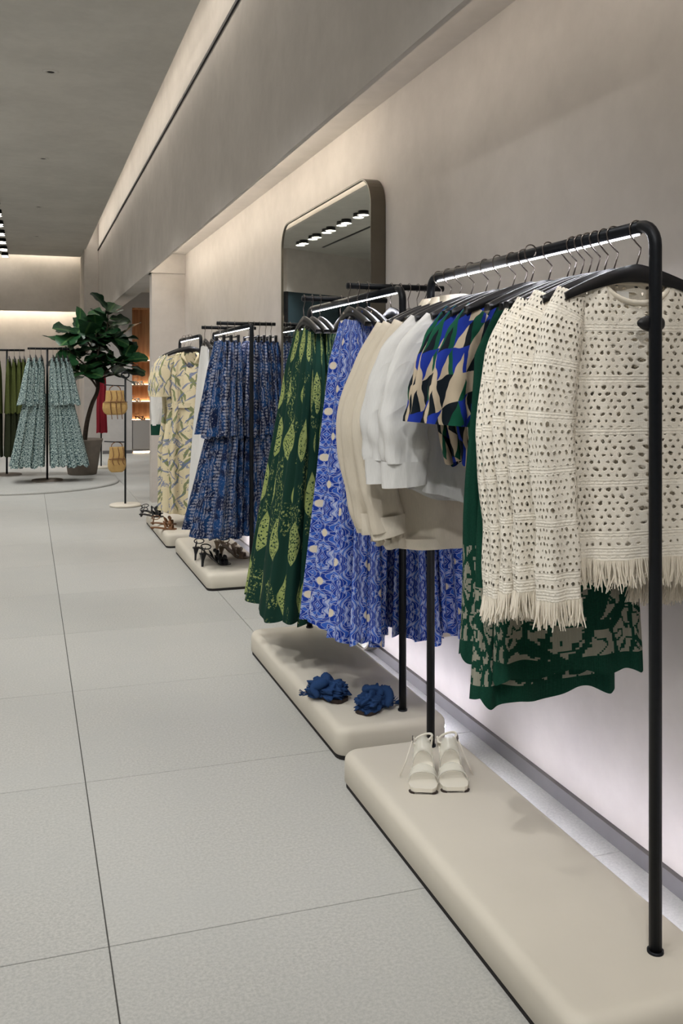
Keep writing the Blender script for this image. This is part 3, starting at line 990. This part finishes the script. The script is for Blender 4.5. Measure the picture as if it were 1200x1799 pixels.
# blue damask dresses
bp = [(0, .10, .014, .2), (.12, .17, .024, .6), (.5, .21, .036, 1), (1, .285, .060, 1.3)]
for k, x in enumerate((1.245, 1.285, 1.325, 1.43, 1.47, 1.51, 1.55, 1.585)):
    lab = {0: 'blue and white damask-print dress outermost on the cross bar', 7: 'blue damask-print dress closest to the wall'}.get(k, ORD[k] + ' blue damask-print dress counting from the aisle')
    dress('damask_dress', 'damask', lab, 'blue damask-print dresses', x, 3.64, TZ, -1.37 - 0.015 * (k % 3), 70 + k,
          [(a, w * (.72 if k in (2, 3) and a == 1 else 1) * (1 + .04 * (k % 2)), th * (1.3 if k == 0 else .85), fg) for a, w, th, fg in bp], ((8, .017), (13, .007)), (0, 0.075 if k == 0 else (0.06 - 0.011 * k)),
          hl='black hanger inside a blue damask-print dress', hg='hangers of the blue dresses')
# green leaf dresses
gp = [(0, .13, .014, .2), (.12, .19, .028, .5), (.5, .25, .05, 1), (1, .32, .085, 1.4)]
for k, x in enumerate((1.245, 1.285, 1.325, 1.43, 1.47, 1.51)):
    lab = {0: 'dark green dress with lime leaf medallions, outermost of its row', 5: 'dark green leaf-print dress closest to the mirror'}.get(k, ORD[k] + ' dark green leaf-print dress counting from the aisle')
    dress('leaf_print_dress', 'greenleaf', lab, 'green leaf-print dresses', x, 4.30, TZ, -1.445 - 0.012 * (k % 2), 90 + k,
          [(a, w, th * (1.25 if k == 0 else (1, 1, 1, .8, .7, .6)[k]), fg) for a, w, th, fg in gp], ((7, .020), (12, .009)), (0, 0.13 if k == 0 else 0.09 - 0.012 * k), strap=False, neck=(0.06, 0.10, 0.02), slope=0.35, zt=-0.12,
          hl='black hanger inside a green leaf-print dress', hg='hangers of the green leaf dresses')
# navy skirts
for k, x in enumerate((1.275, 1.325, 1.375, 1.475, 1.515, 1.555, 1.60, 1.64)):
    lab = {0: 'navy printed tiered skirt outermost, nearest the aisle', 7: 'navy printed tiered skirt closest to the wall'}.get(k, ORD[k] + ' navy printed tiered skirt counting from the aisle')
    s0 = 1.2 if k == 0 else 1.0
    nw = 1.0 if k < 2 else 0.74
    up = [(0, .14, .016, .4), (.3, .19 * (nw + 1) / 2, .034, .8), (1, .27 * nw, .060 * s0, 1.2)]
    lo = [(0, .22 * nw, .035, .8), (1, .33 * nw, .085 * s0, 1.4)]
    dress('navy_skirt', 'navy', lab, 'navy printed skirts', x, 6.50, TZ, -1.45, 110 + k, None, ((9, .020), (15, .008)),
          (0, (0.10, 0.08, 0.06, 0.02, 0, -.02, -.04, -.05)[k]), False, 'skirt', PI / 2,
          (('upper_tier', -0.115, -0.78, up, 'navy'), ('lower_tier', -0.70, -1.45, lo, 'navy')), True,
          'black clip hanger holding a navy printed skirt', 'clip hangers of the navy skirts')
# white dresses
for k, x in enumerate((1.275, 1.325, 1.375)):
    lab = ('plain white dress behind the navy skirts, outermost on its bar', 'plain white dress between two others alike', 'plain white dress hanging innermost on its bar')[k]
    dress('white_dress', 'white', lab, 'plain white dresses', x, 7.10, TZ, -1.36, 130 + k,
          [(0, .13, .016, .2), (.2, .17, .028, .6), (1, .26, .045, 1)], ((6, .010), (11, .005)), (0, 0.06), hl='black hanger inside a plain white dress', hg='hangers of the white dresses')

# cream floral dresses on the last rail
def floral(seed, x, y, rz, label):
    zh = -1.52
    t = T('floral_dress', label, 'dress', (x, y, BZ + zh), rz, 'cream floral dresses')
    me = cloth([(0, .16, .014, .2), (.1, .20, .034, .5), (.32, .165, .05, .8), (.36, .165, .05, .8), (.6, .20, .055, 1), (1, .20, .06, 1.2)], -0.12, zh, 120, 50, 0.40, (0.065, 0.13, 0.0), ((7, .020), (12, .009)), seed, 0.85, 0.7, 0.014, mat='creamfloral')
    O('body', me, t)
    me = cloth([(0, .172, .056, .8), (1, .172, .056, .8)], -0.575, -0.615, 60, 4, 0.0, None, ((6, .006),), seed, 0.85, 0.7, mat='creamfloral', name='belt')
    O('belt', me, t, (0, 0, -0.615 - zh))
    for s in (-1, 1):
        pts = [(s * .058, .01, -.135 - zh), (s * .072, -.03, -.17 - zh), (s * .03, -.045, -.235 - zh)]
        O('collar_edge', mk('collar_edge', *tube(pts, [.012, .016, .008], 6), 'creamfloral'), t)
        me, e = sleeve([(s * .16, 0, -.18), (s * .22, -.012, -.28), (s * .245, -.015, -.40), (s * .245, -.015, -.52)], [.045, .068, .072, .068], [.02, .034, .04, .042], zh, 'creamfloral', seed + s, 28, 22, (4, .008))
        O('sleeve', me, t)
    hanger((x, y, BZ), rz, 'black hanger of the ' + label, 'hangers of the floral dresses')
floral(141, 1.33, 8.13, 0.04, 'cream shirt dress with blue and green leaves facing the aisle')
floral(142, 1.33, 8.26, -0.08, 'cream floral shirt dress second in its row')
floral(143, 1.325, 8.42, 0.06, 'cream floral shirt dress third in its row')
def tealblouse(y):
    zh = -0.88
    t = T('striped_blouse', 'white blouse with dark green cuffs behind the floral dresses', 'blouse', (1.38, y, BZ + zh), 0.03)
    O('body', cloth([(0, .16, .014, .2), (.2, .21, .03, .6), (1, .22, .04, 1)], -0.12, zh, 80, 30, 0.4, (0.06, 0.03, 0), ((5, .008),), 7, mat='white'), t)
    for s in (-1, 1):
        me, e = sleeve([(s * .17, 0, -.18), (s * .235, -.01, -.34), (s * .245, -.01, -.58), (s * .24, -.01, -.80)], [.05, .06, .058, .055], [.02, .034, .034, .034], zh, 'white', 3 + s, 24, 24, (3, .006))
        so = O('sleeve', me, t)
        me, e = sleeve([(e.x, e.y, e.z + .01), (e.x, e.y, e.z - .05), (e.x, e.y, e.z - .09)], [.060, .058, .058], [.036, .036, .036], zh, 'greenknit', 3, 24, 6, (3, .002), 'cuff', False)
        O('cuff', me, so)
    hanger((1.38, y, BZ), 0.03, 'black hanger inside the white blouse with green cuffs', 'hangers at the end of the last rail')
tealblouse(8.85)

# ================================================================== shoes
def sole(L, wf, heel, toe=0.6, thick=0.010, plat=0.0, n=22):
    v = []; f = []
    for i in range(n):
        s = i / (n - 1)
        wv = np.interp(s, [0, .04, .18, .5, .75, .93, 1], [toe, .85 if toe < .9 else 0.9, 1.0, .70, .66, .62, .30]) * wf
        z = plat + heel * (3 * np.clip((s - .32) / .5, 0, 1) ** 2 - 2 * np.clip((s - .32) / .5, 0, 1) ** 3)
        y = s * L
        v += [(-wv, y, z + thick), (wv, y, z + thick), (wv * .96, y, z if s > 0.3 else 0.0), (-wv * .96, y, z if s > 0.3 else 0.0)]
    for i in range(n - 1):
        for k in range(4):
            k2 = (k + 1) % 4; f.append((i * 4 + k, i * 4 + k2, i * 4 + 4 + k2, i * 4 + 4 + k))
    f += [(0, 1, 2, 3), tuple((n - 1) * 4 + k for k in (3, 2, 1, 0))]
    return v, f
def band(y0, y1, w0, w1, h0, h1, z0, z1, t=0.003, n=16, tw=0.0):
    v = []; f = []
    m = 5
    for j in range(m):
        q = j / (m - 1)
        y = y0 + (y1 - y0) * q; ww = w0 + (w1 - w0) * q; hh = h0 + (h1 - h0) * q; zz = z0 + (z1 - z0) * q
        for i in range(n):
            a = PI * i / (n - 1)
            for o in (0, t):
                v.append((-(ww + o) * math.cos(a), y + tw * math.sin(a), zz + (hh + o) * math.sin(a) ** 0.8))
    for j in range(m - 1):
        for i in range(n - 1):
            a = (j * n + i) * 2
            b_ = a + n * 2
            f += [(a, a + 2, b_ + 2, b_), (a + 1, b_ + 1, b_ + 3, a + 3)]
    for j in (0, m - 1):
        for i in range(n - 1):
            a = (j * n + i) * 2; f.append((a, a + 1, a + 3, a + 2))
    return v, f
def loft(secs):      # list of rectangles (x0,x1,y0,y1,z)
    v = []; f = []
    for (x0, x1, y0, y1, z) in secs: v += [(x0, y0, z), (x1, y0, z), (x1, y1, z), (x0, y1, z)]
    for i in range(len(secs) - 1):
        for k in range(4):
            k2 = (k + 1) % 4; f.append((i * 4 + k, i * 4 + k2, i * 4 + 4 + k2, i * 4 + 4 + k))
    f += [(3, 2, 1, 0), tuple((len(secs) - 1) * 4 + k for k in range(4))]
    return v, f
PZ = 0.12
def white_sandal(loc, rz, label, s):
    t = T('heeled_sandal', label, 'sandal', loc, rz, 'white square-toed sandals')
    O('sole', mk('sole', *sole(.215, .046, .060, .62, .008, .010), 'sole', None, False), t)
    O('outsole', mk('outsole', [(x * 1.0, y, z) for x, y, z in sole(.070, .047, 0, .64, .006)[0]], sole(.070, .047, 0, .64, .006)[1], 'soledark', None, False), t)
    O('heel', mk('heel', *loft([(-.020, .020, .172, .208, 0), (-.019, .019, .175, .204, .035), (-.024, .024, .160, .212, .069)]), 'sole', None, False), t)
    O('toe_band', mk('toe_band', *band(.050, .082, .046, .041, .034, .042, .014, .018), 'vinyl'), t)
    O('instep_band', mk('instep_band', *band(.10, .130, .034, .031, .070, .085, .026, .046), 'vinyl'), t)
    st = O('ankle_strap', mk('ankle_strap', *tube([(0.030 * math.cos(a), .175 + .034 * math.sin(a), .106 + .012 * math.cos(a)) for a in np.linspace(0, 2 * PI, 25)], .004, 6, False), 'sole'), t)
    O('buckle', mk('buckle', *tube([(s * .034, .170 + .010 * math.cos(a), .106 + .010 * math.sin(a)) for a in np.linspace(0, 2 * PI, 13)], .0018, 6, False), 'chrome'), st)
    for q in (-1, 1):
        O('quarter', mk('quarter', *tube([(q * .026, .195, .069), (q * .031, .185, .106)], .0035, 6), 'sole'), t)
    O('strap_end', mk('strap_end', *tube([(s * .035, .16, .104), (s * .055, .13, .05), (s * .075, .115, .006)], .0022, 6), 'sole'), t)
white_sandal((1.168, 2.700, PZ), -0.40, 'white square-toed sandal with clear bands, left one of the pair', -1)
white_sandal((1.268, 2.678, PZ), -0.28, 'white square-toed sandal with clear bands, right one of the pair', 1)

def blue_slide(loc, rz, label, seed):
    t = T('raffia_slipper', label, 'slipper', loc, rz, 'blue knotted slippers')
    O('sole', mk('sole', *sole(.19, .042, .006, .5, .014), 'soledark', None, False), t)
    rg = np.random.RandomState(seed)
    nu, nv = 72, 36
    V = []; UV = []
    for i in range(nv):
        ph = PI * i / (nv - 1)
        for j in range(nu):
            th = 2 * PI * j / nu
            d = Vector((math.sin(ph) * math.cos(th), math.cos(ph), math.sin(ph) * math.sin(th)))
            pinch = 0.55 + 0.45 * abs(math.cos(ph)) ** 0.7
            r = 1 + 0.16 * math.sin(7 * th + seed + 3 * ph) * math.sin(ph) + 0.07 * math.sin(15 * th + 5 * ph + seed) + 0.05 * math.sin(11 * ph + th)
            nz = mnoise.turbulence(Vector((d.x * 2.2 + seed, d.y * 2.2, d.z * 2.2)), 3, True)
            r = r * (0.80 + 0.42 * nz)
            V.append((d.x * .070 * r * pinch, .085 + d.y * .086 * r, max(0.004, .034 + d.z * .056 * r * pinch)))
            UV.append((j / nu * .3, i / nv * .2))
    F = [(i * nu + j, i * nu + (j + 1) % nu, (i + 1) * nu + (j + 1) % nu, (i + 1) * nu + j) for i in range(nv - 1) for j in range(nu)]
    up = O('knotted_upper', mk('knotted_upper', V, F, 'raffia', UV), t)
    kp = [(0.028 * math.cos(a), .085 + 0.012 * math.sin(2 * a), .058 + .024 * math.sin(a)) for a in np.linspace(0, 2 * PI, 22)]
    O('knot', mk('knot', *tube(kp, .013, 10, False), 'raffia'), up)
    for s in (-1, 1):
        kp = smooth_pts([(s * .008, .085, .060), (s * .030, .10 + .02 * s, .072), (s * .052, .115, .050), (s * .056, .090, .020)], 14)
        O('bow_loop', mk('bow_loop', *tube(kp, [.010 + .010 * math.sin(PI * i / 13) for i in range(14)], 10), 'raffia'), up)
    gg = G(); rr = random.Random(seed)
    for k in range(70):
        a = rr.uniform(0, 2 * PI); p = Vector((.055 * math.cos(a), .165 + .018 * math.sin(a), .012))
        q = p + Vector((math.cos(a) * .016, abs(math.sin(a)) * .016 + .004, rr.uniform(-.006, .014)))
        gg.tube([p, q], [.0018, .0010], 4, False)
    fr = O('frayed_edge', gg.mesh('frayed_edge', 'raffia', True), t); fr['kind'] = 'stuff'
blue_slide((1.20, 3.56, PZ), 0.62, 'blue knotted raffia slipper further from the camera', 2)
blue_slide((1.215, 3.405, PZ), -0.95, 'blue frayed raffia slipper nearer the camera', 5)

def strappy(loc, rz, label, group, mat, heel=.085, kind='strappy_heel', rot=(0, 0), cat='shoe', up=True):
    t = T(kind, label, cat, loc, rz, group)
    t.rotation_euler = (rot[0], rot[1], rz)
    O('sole', mk('sole', *sole(.225, .036, heel, .35, .008), mat, None, False), t)
    O('heel', mk('heel', *loft([(-.006, .006, .200, .212, 0), (-.008, .008, .196, .212, heel * .5), (-.018, .018, .180, .220, heel + .005)]), mat, None, False), t)
    O('toe_strap', mk('toe_strap', *band(.03, .060, .036, .037, .034, .038, .006, .006), mat), t)
    O('cross_strap', mk('cross_strap', *band(.075, .095, .034, .030, .046, .055, .010, .016, tw=.02), mat), t)
    O('bow', mk('bow', *tube(smooth_pts([(-.05, .05, .05), (-.02, .055, .062), (0, .06, .046), (.02, .065, .062), (.05, .07, .05)], 13), [.004, .012, .015, .012, .006, .005, .008, .005, .006, .012, .015, .012, .004], 8), mat), t)
    if up:
        O('ankle_strap', mk('ankle_strap', *tube([(0.030 * math.cos(a), .180 + .034 * math.sin(a), heel + .05 + .012 * math.cos(a)) for a in np.linspace(0, 2 * PI, 21)], .004, 6, False), mat), t)
        for q in (-1, 1):
            O('quarter', mk('quarter', *tube([(q * .022, .205, heel + .004), (q * .029, .195, heel + .05)], .003, 6), mat), t)
    return t
strappy((1.335, 6.44, PZ), 1.75, 'black strappy heel nearer the front of its plinth', 'black strappy heels', 'blackleather')
strappy((1.33, 6.62, PZ), 1.45, 'black strappy heel behind its twin', 'black strappy heels', 'blackleather')
strappy((1.50, 6.60, PZ), 1.05, 'taupe slingback heel pointing to the wall', 'taupe slingbacks', 'taupe', .07)
strappy((1.49, 6.80, PZ), 0.85, 'taupe slingback heel behind its twin', 'taupe slingbacks', 'taupe', .07)
strappy((1.20, 8.03, PZ), 1.2, 'brown flat sandal nearest the front of the last plinth', 'brown flat sandals', 'tan', .012, 'flat_sandal', cat='sandal', up=False)
strappy((1.24, 8.30, PZ), 1.3, 'brown flat sandal behind its twin on the last plinth', 'brown flat sandals', 'tan', .012, 'flat_sandal', cat='sandal', up=True)
strappy((1.19, 8.78, PZ), 1.2, 'dark sandal at the far end of the last plinth', 'dark sandals', 'blackleather', .02, 'flat_sandal', cat='sandal', up=True)
strappy((1.21, 8.98, PZ), 1.0, 'dark sandal against the far corner of the last plinth', 'dark sandals', 'blackleather', .02, 'flat_sandal', cat='sandal', up=True)

# ================================================================== round island on the left
isl = tag(O('round_plinth', G().lathe([(0, .03), (1.25, .03), (1.275, .024), (1.285, .008), (1.28, 0.0)], 96).mesh('round_plinth', 'tile', True), None, (-0.10, 13.17, 0)), 'low round stone island under the potted tree', 'plinth')
def stand(x, y, label, bars):
    t = T('display_stand', label, 'clothes stand', (x, y, 0.03), 0, 'stands on the round island')
    O('base_disc', G().lathe([(0, .018), (.19, .018), (.20, .012), (.20, 0)], 40).mesh('base_disc', 'pot', True), t)
    O('post', mk('post', *tube([(0, 0, .01), (0, 0, TZ - .03)], .0135, 12), 'black'), t)
    for (dy, xa, xb) in bars:
        O('cross_bar', mk('cross_bar', *tube([(xa, dy, TZ - .03), (xb, dy, TZ - .03)], .011, 10), 'black'), t)
    ys = [b_[0] for b_ in bars]
    O('top_rail', mk('top_rail', *tube([(0, min(ys), TZ - .03), (0, max(ys), TZ - .03)], .0125, 10), 'black'), t)
stand(0.25, 13.17, 'black stand carrying grey-green speckled dresses', ((-.12, -.25, .27), (.18, -.25, .29)))
stand(-0.276, 14.10, 'black stand carrying olive dresses at the left edge', ((-.12, -.27, .24), (.18, -.27, .24)))
for k, dx in enumerate((-.22, -.15, -.08, .07, .13, .19, .25)):
    lab = {0: 'grey-green speckled tiered dress furthest left on its stand', 6: 'grey-green speckled tiered dress furthest right on its stand'}.get(k, ORD[k] + ' grey-green speckled tiered dress from the left')
    ln = -dx * 0.75
    up = [(0, .12, .018, .3), (.25, .16, .040, .8), (1, .22, .066, 1.1)]
    lo = [(0, .17, .045, .8), (1, .25, .080, 1.2)]
    dress('speckled_dress', 'speckle', lab, 'grey-green speckled dresses', 0.25 + dx, 13.05, TZ, -1.55, 150 + k, None, ((9, .014), (15, .006)), (0, ln), False, 'dress', PI / 2,
          (('cape_tier', -0.12, -0.74, up, 'speckle'), ('skirt', -0.60, -1.55, lo, 'speckle')), False,
          'black hanger inside a grey-green speckled dress', 'hangers of the speckled dresses', cols=90, rows=30)
for k, dx in enumerate((-.20, -.11, .03, .10, .17, .23)):
    lab = {0: 'olive dress furthest left on the stand at the picture edge', 5: 'olive dress nearest the speckled dresses'}.get(k, ORD[5 - k] + ' olive dress counting from the speckled dresses')
    up = [(0, .13, .018, .3), (.25, .17, .034, .8), (1, .20, .048, 1.1)]
    lo = [(0, .18, .040, .8), (1, .22, .055, 1.2)]
    dress('olive_dress', 'olive', lab, 'olive dresses', -0.276 + dx, 13.98, TZ, -1.48, 170 + k, None, ((9, .010), (15, .005)), (0, 0), False, 'dress', PI / 2,
          (('top', -0.12, -0.88, up, 'olive'), ('skirt', -0.80, -1.48, lo, 'olivedark')), False,
          'black hanger inside an olive dress', 'hangers of the olive dresses', cols=80, rows=26)

# ---- fig tree ---------------------------------------------------------------
def fig():
    X0, Y0 = 0.74, 13.86
    t = T('potted_fig_tree', 'tall fiddle-leaf fig with curved trunk in a tapered clay pot', 'plant', (X0, Y0, 0.03))
    po = O('pot', G().lathe([(0, 0), (.19, 0), (.20, .01), (.262, .42), (.285, .485), (.285, .50), (.265, .50), (.255, .45), (0, .45)], 40).mesh('pot', 'pot', True), t)
    O('soil', G().lathe([(0, .462), (.256, .456)], 24).mesh('soil', 'soil', True), po)
    def L(x, z, dy=0.0): return Vector((x - X0, dy, z - 0.03))
    trunk = smooth_pts([L(.765, .45), L(.80, .75), L(.87, 1.02), L(.945, 1.20), L(.955, 1.40, .02), L(.93, 1.62, .02)], 26)
    O('trunk', mk('trunk', *tube(trunk, [.036 - .014 * i / 25 for i in range(26)], 10), 'bark'), t)
    br = [
        ([L(.93, 1.60), L(.98, 1.85, -.05), L(1.08, 2.10), L(1.09, 2.36)], 13, .33),
        ([L(.93, 1.58), L(.88, 1.80, .05), L(.74, 2.0), L(.64, 2.08)], 12, .36),
        ([L(.95, 1.30), L(.85, 1.50, -.1), L(.66, 1.68, -.12), L(.50, 1.84, -.1)], 10, .34),
        ([L(.95, 1.25), L(.85, 1.38, -.1), L(.74, 1.45, -.12), L(.64, 1.50, -.1)], 10, .32),
        ([L(.955, 1.38), L(1.1, 1.52, -.1), L(1.22, 1.60, -.12), L(1.32, 1.66, -.1)], 13, .36),
        ([L(.955, 1.36), L(1.08, 1.42, .08), L(1.2, 1.45, .1), L(1.30, 1.50, .1)], 8, .34),
        ([L(.94, 1.55), L(.95, 1.75), L(.92, 1.92), L(.93, 2.02)], 8, .30),
        ([L(1.0, 1.85, -.04), L(1.10, 1.92), L(1.18, 1.94), L(1.26, 1.97)], 7, .34),
    ]
    # leaf mesh: fiddle outline, cupped, wavy edge
    V = []; UV = []; nl, nw = 12, 7
    for i in range(nl):
        s = i / (nl - 1)
        wv = np.interp(s, [0, .06, .3, .45, .72, .9, 1], [.02, .10, .26, .25, .40, .30, .04])
        for j in range(nw):
            q = (j / (nw - 1) - .5) * 2
            V.append((q * wv, s + 0.04 * math.sin(q * 2) * 0, 0.18 * (q * wv) ** 2 * 3 - 0.22 * s * s + 0.025 * math.sin(s * 16 + 2 * q) * abs(q)))
            UV.append((q * wv, s))
    F = [(i * nw + j, i * nw + j + 1, (i + 1) * nw + j + 1, (i + 1) * nw + j) for i in range(nl - 1) for j in range(nw - 1)]
    leaf = mk('leaf', V, F, 'leaf', UV)
    rg = random.Random(4)
    for (pts, n, ls) in br:
        P = smooth_pts(pts, 14)
        O('branch', mk('branch', *tube(P, [.016 - .009 * i / 13 for i in range(14)], 8), 'bark'), t)
        for k in range(n):
            u = 0.55 + 0.45 * (k / max(1, n - 1)); p = P[int(u * 13)]
            az = k * 2.4 + rg.uniform(-.4, .4); el = rg.uniform(-0.35, 0.75) if k < n - 2 else rg.uniform(.5, 1.1)
            sc = ls * rg.uniform(.9, 1.2)
            d = Vector((math.cos(az) * math.cos(el), math.sin(az) * math.cos(el), math.sin(el)))
            up = Vector((rg.uniform(-.6, .6), rg.uniform(-.9, .2), 1)); up = (up - d * up.dot(d)).normalized()
            xa = d.cross(up).normalized()
            R = Matrix((xa, d, up)).transposed().to_euler()
            O('leaf', leaf, t, p + d * .02, R, (sc, sc, sc))
fig()

# ---- straw bags on their stand ----------------------------------------------
def bagstand():
    x, y = 1.015, 10.53
    t = T('bag_stand', 'slim black stand with round pale base holding straw bags', 'display stand', (x, y, 0))
    O('base_disc', G().lathe([(0, .028), (.155, .028), (.168, .022), (.170, .010), (.166, 0.004)], 48).mesh('base_disc', 'plinth', True), t)
    O('post', mk('post', *tube([(0, 0, .02), (0, 0, 1.40)], .011, 10), 'black'), t)
    O('top_loop', mk('top_loop', *tube([(0.04 * math.cos(a), 0, 1.435 + .035 * math.sin(a)) for a in np.linspace(0, 2 * PI, 19)], .009, 8, False), 'black'), t)
    for z in (1.315, 0.70):
        O('arm', mk('arm', *tube([(0, 0, z), (-.13, 0, z + .004), (-.225, 0, z + .012)], .006, 8), 'black'), t)
bagstand()
def bag(loc, w0, w1, hgt, label, flap):
    t = T('straw_bag', label, 'bag', loc, 0.05, 'straw bags on the slim stand')
    zs = np.linspace(0, 1, 18); V = []; UV = []; n = 32
    for q in zs:
        ww = np.interp(q, [0, .08, .25, .5, .55, 1], [w1 * .62, w1 * .88, w1, w1 * .97, w0, w0 * .92]); tt = np.interp(q, [0, .3, .6, 1], [.03, .045, .035, .012])
        for k in range(n):
            a = 2 * PI * k / n; c, s = math.cos(a), math.sin(a)
            V.append((ww * math.copysign(abs(c) ** .7, c), tt * math.copysign(abs(s) ** .7, s), q * hgt)); UV.append((k / n * .5, q * hgt))
    F = [(i * n + k, i * n + (k + 1) % n, (i + 1) * n + (k + 1) % n, (i + 1) * n + k) for i in range(17) for k in range(n)]
    F.append(tuple(range(n - 1, -1, -1))); F.append(tuple(17 * n + k for k in range(n)))
    O('pouch', mk('pouch', V, F, 'straw', UV), t)
    O('flap_seam', mk('flap_seam', *tube([(-w1 * .95, -.042, hgt * .52), (0, -.048, hgt * .54), (w1 * .95, -.042, hgt * .52)], .005, 8), 'tan'), t)
    for k, x in enumerate((-.05, .01, .06)):
        O('leather_tie', mk('leather_tie', *tube(smooth_pts([(x, -.02, hgt * .98), (x + .008, -.045, hgt * .7), (x - .006, -.052, hgt * .45), (x + .012, -.05, hgt * (.05 if flap else .3) - (.06 if flap else 0))], 12), .0045, 6), 'tan'), t)
    for s in (-1, 1):
        pass
    O('handle', mk('handle', *tube(smooth_pts([(-.06, 0, hgt * .97), (-.05, 0, hgt + .03), (0, 0, hgt + .055), (.05, 0, hgt + .03), (.06, 0, hgt * .97)], 18), .005, 8), 'tan'), t)
bag((0.905, 10.53, 1.00), .105, .135, .265, 'straw bag with flap hanging higher on the slim stand', True)
bag((0.925, 10.53, 0.375), .085, .098, .275, 'straw bag hanging lower on the slim stand', False)

# ---- red scarf on its own stand behind the tree -------------------------------
def scarfstand():
    x, y = 1.085, 15.0
    t = T('scarf_stand', 'black stand behind the fig tree carrying a red garment', 'display stand', (x, y, 0))
    O('base_disc', G().lathe([(0, .028), (.16, .028), (.168, .02), (.166, 0.0)], 36).mesh('base_disc', 'plinth', True), t)
    O('post', mk('post', *tube([(0.0, .05, .02), (0.0, .05, 1.62)], .011, 10), 'black'), t)
    O('arm', mk('arm', *tube([(0.0, .06, 1.62), (0, -.06, 1.62)], .008, 8), 'black'), t)
    s = T('red_scarf', 'long red garment hanging behind the fig tree', 'scarf', (x, y - .04, .55))
    O('drape', cloth([(0, .03, .02, .3), (.2, .05, .03, .8), (1, .075, .035, 1.2)], 1.06, 0.0, 64, 30, 0.1, None, ((6, .010),), 5, 0.9, 0.8, 0.01, mat='red'), s)
    O('loop', mk('loop', *tube([(.012 * math.cos(a), .012 * math.sin(a) * 0, 1.063 + .022 * math.sin(a)) for a in np.linspace(0, 2 * PI, 15)], .005, 6, False), 'red'), s)
scarfstand()

# ================================================================== shelf niche in the side room
def niche():
    x0, x1, y0 = 1.83, 3.03, 17.72
    t = T('shelf_niche', 'wood-lined shelf niche with lit shelves and grey cabinet below', 'shelves', ((x0 + x1) / 2, y0, 0))
    a = (x1 - x0) / 2
    O('back_panel', G().box(-a, a, .34, .36, .6, 2.69).mesh('bp', 'wood'), t)
    for s in (-1, 1): O('side_panel', G().box(s * a - .01, s * a + .01, .08, .36, .0, 2.69).mesh('sp', 'wood'), t)
    O('top_panel', G().box(-a, a, .08, .36, 2.67, 2.69).mesh('tp', 'wood'), t)
    for z in (0.935, 1.25, 1.70):
        s_ = O('shelf', G().box(-a + .012, a - .012, .03, .338, z - .012, z + .012).mesh('shelf', 'wood'), t)
        O('light_strip', G().box(-a + .03, a - .03, .30, .315, z + .013, z + .020).mesh('ls', 'led_shelf'), s_)
    c = O('cabinet', G().box(-a + .01, a - .01, .0, .36, .06, .60).mesh('cab', 'cabinet'), t)
    O('light_strip', G().box(-a + .03, a - .03, .30, .315, .602, .609).mesh('ls2', 'led_shelf'), c)
    for k in range(2): O('door', G().box(-a + .02 + k * a, -a + .008 + (k + 1) * a, -.015, 0, .07, .585).mesh('door', 'cabinet'), c)
    O('base_strip', G().box(-a + .03, a - .03, .05, .06, .01, .03).mesh('ls3', 'led_shelf'), c)
niche()
for (x, z, m_, lab) in ((1.95, 1.262, 'sole', 'pale sandal on the top lit shelf'), (2.06, 1.262, 'sole', 'pale sandal beside another on the top lit shelf'), (2.0, 0.947, 'sole', 'pale heeled sandal on the middle lit shelf'), (2.08, 0.61, 'tan', 'brown sandal on top of the grey cabinet')):
    strappy((x, 17.78, z), 0.9, lab, 'shoes on the lit shelves', m_, .06, 'shelf_sandal', cat='sandal')
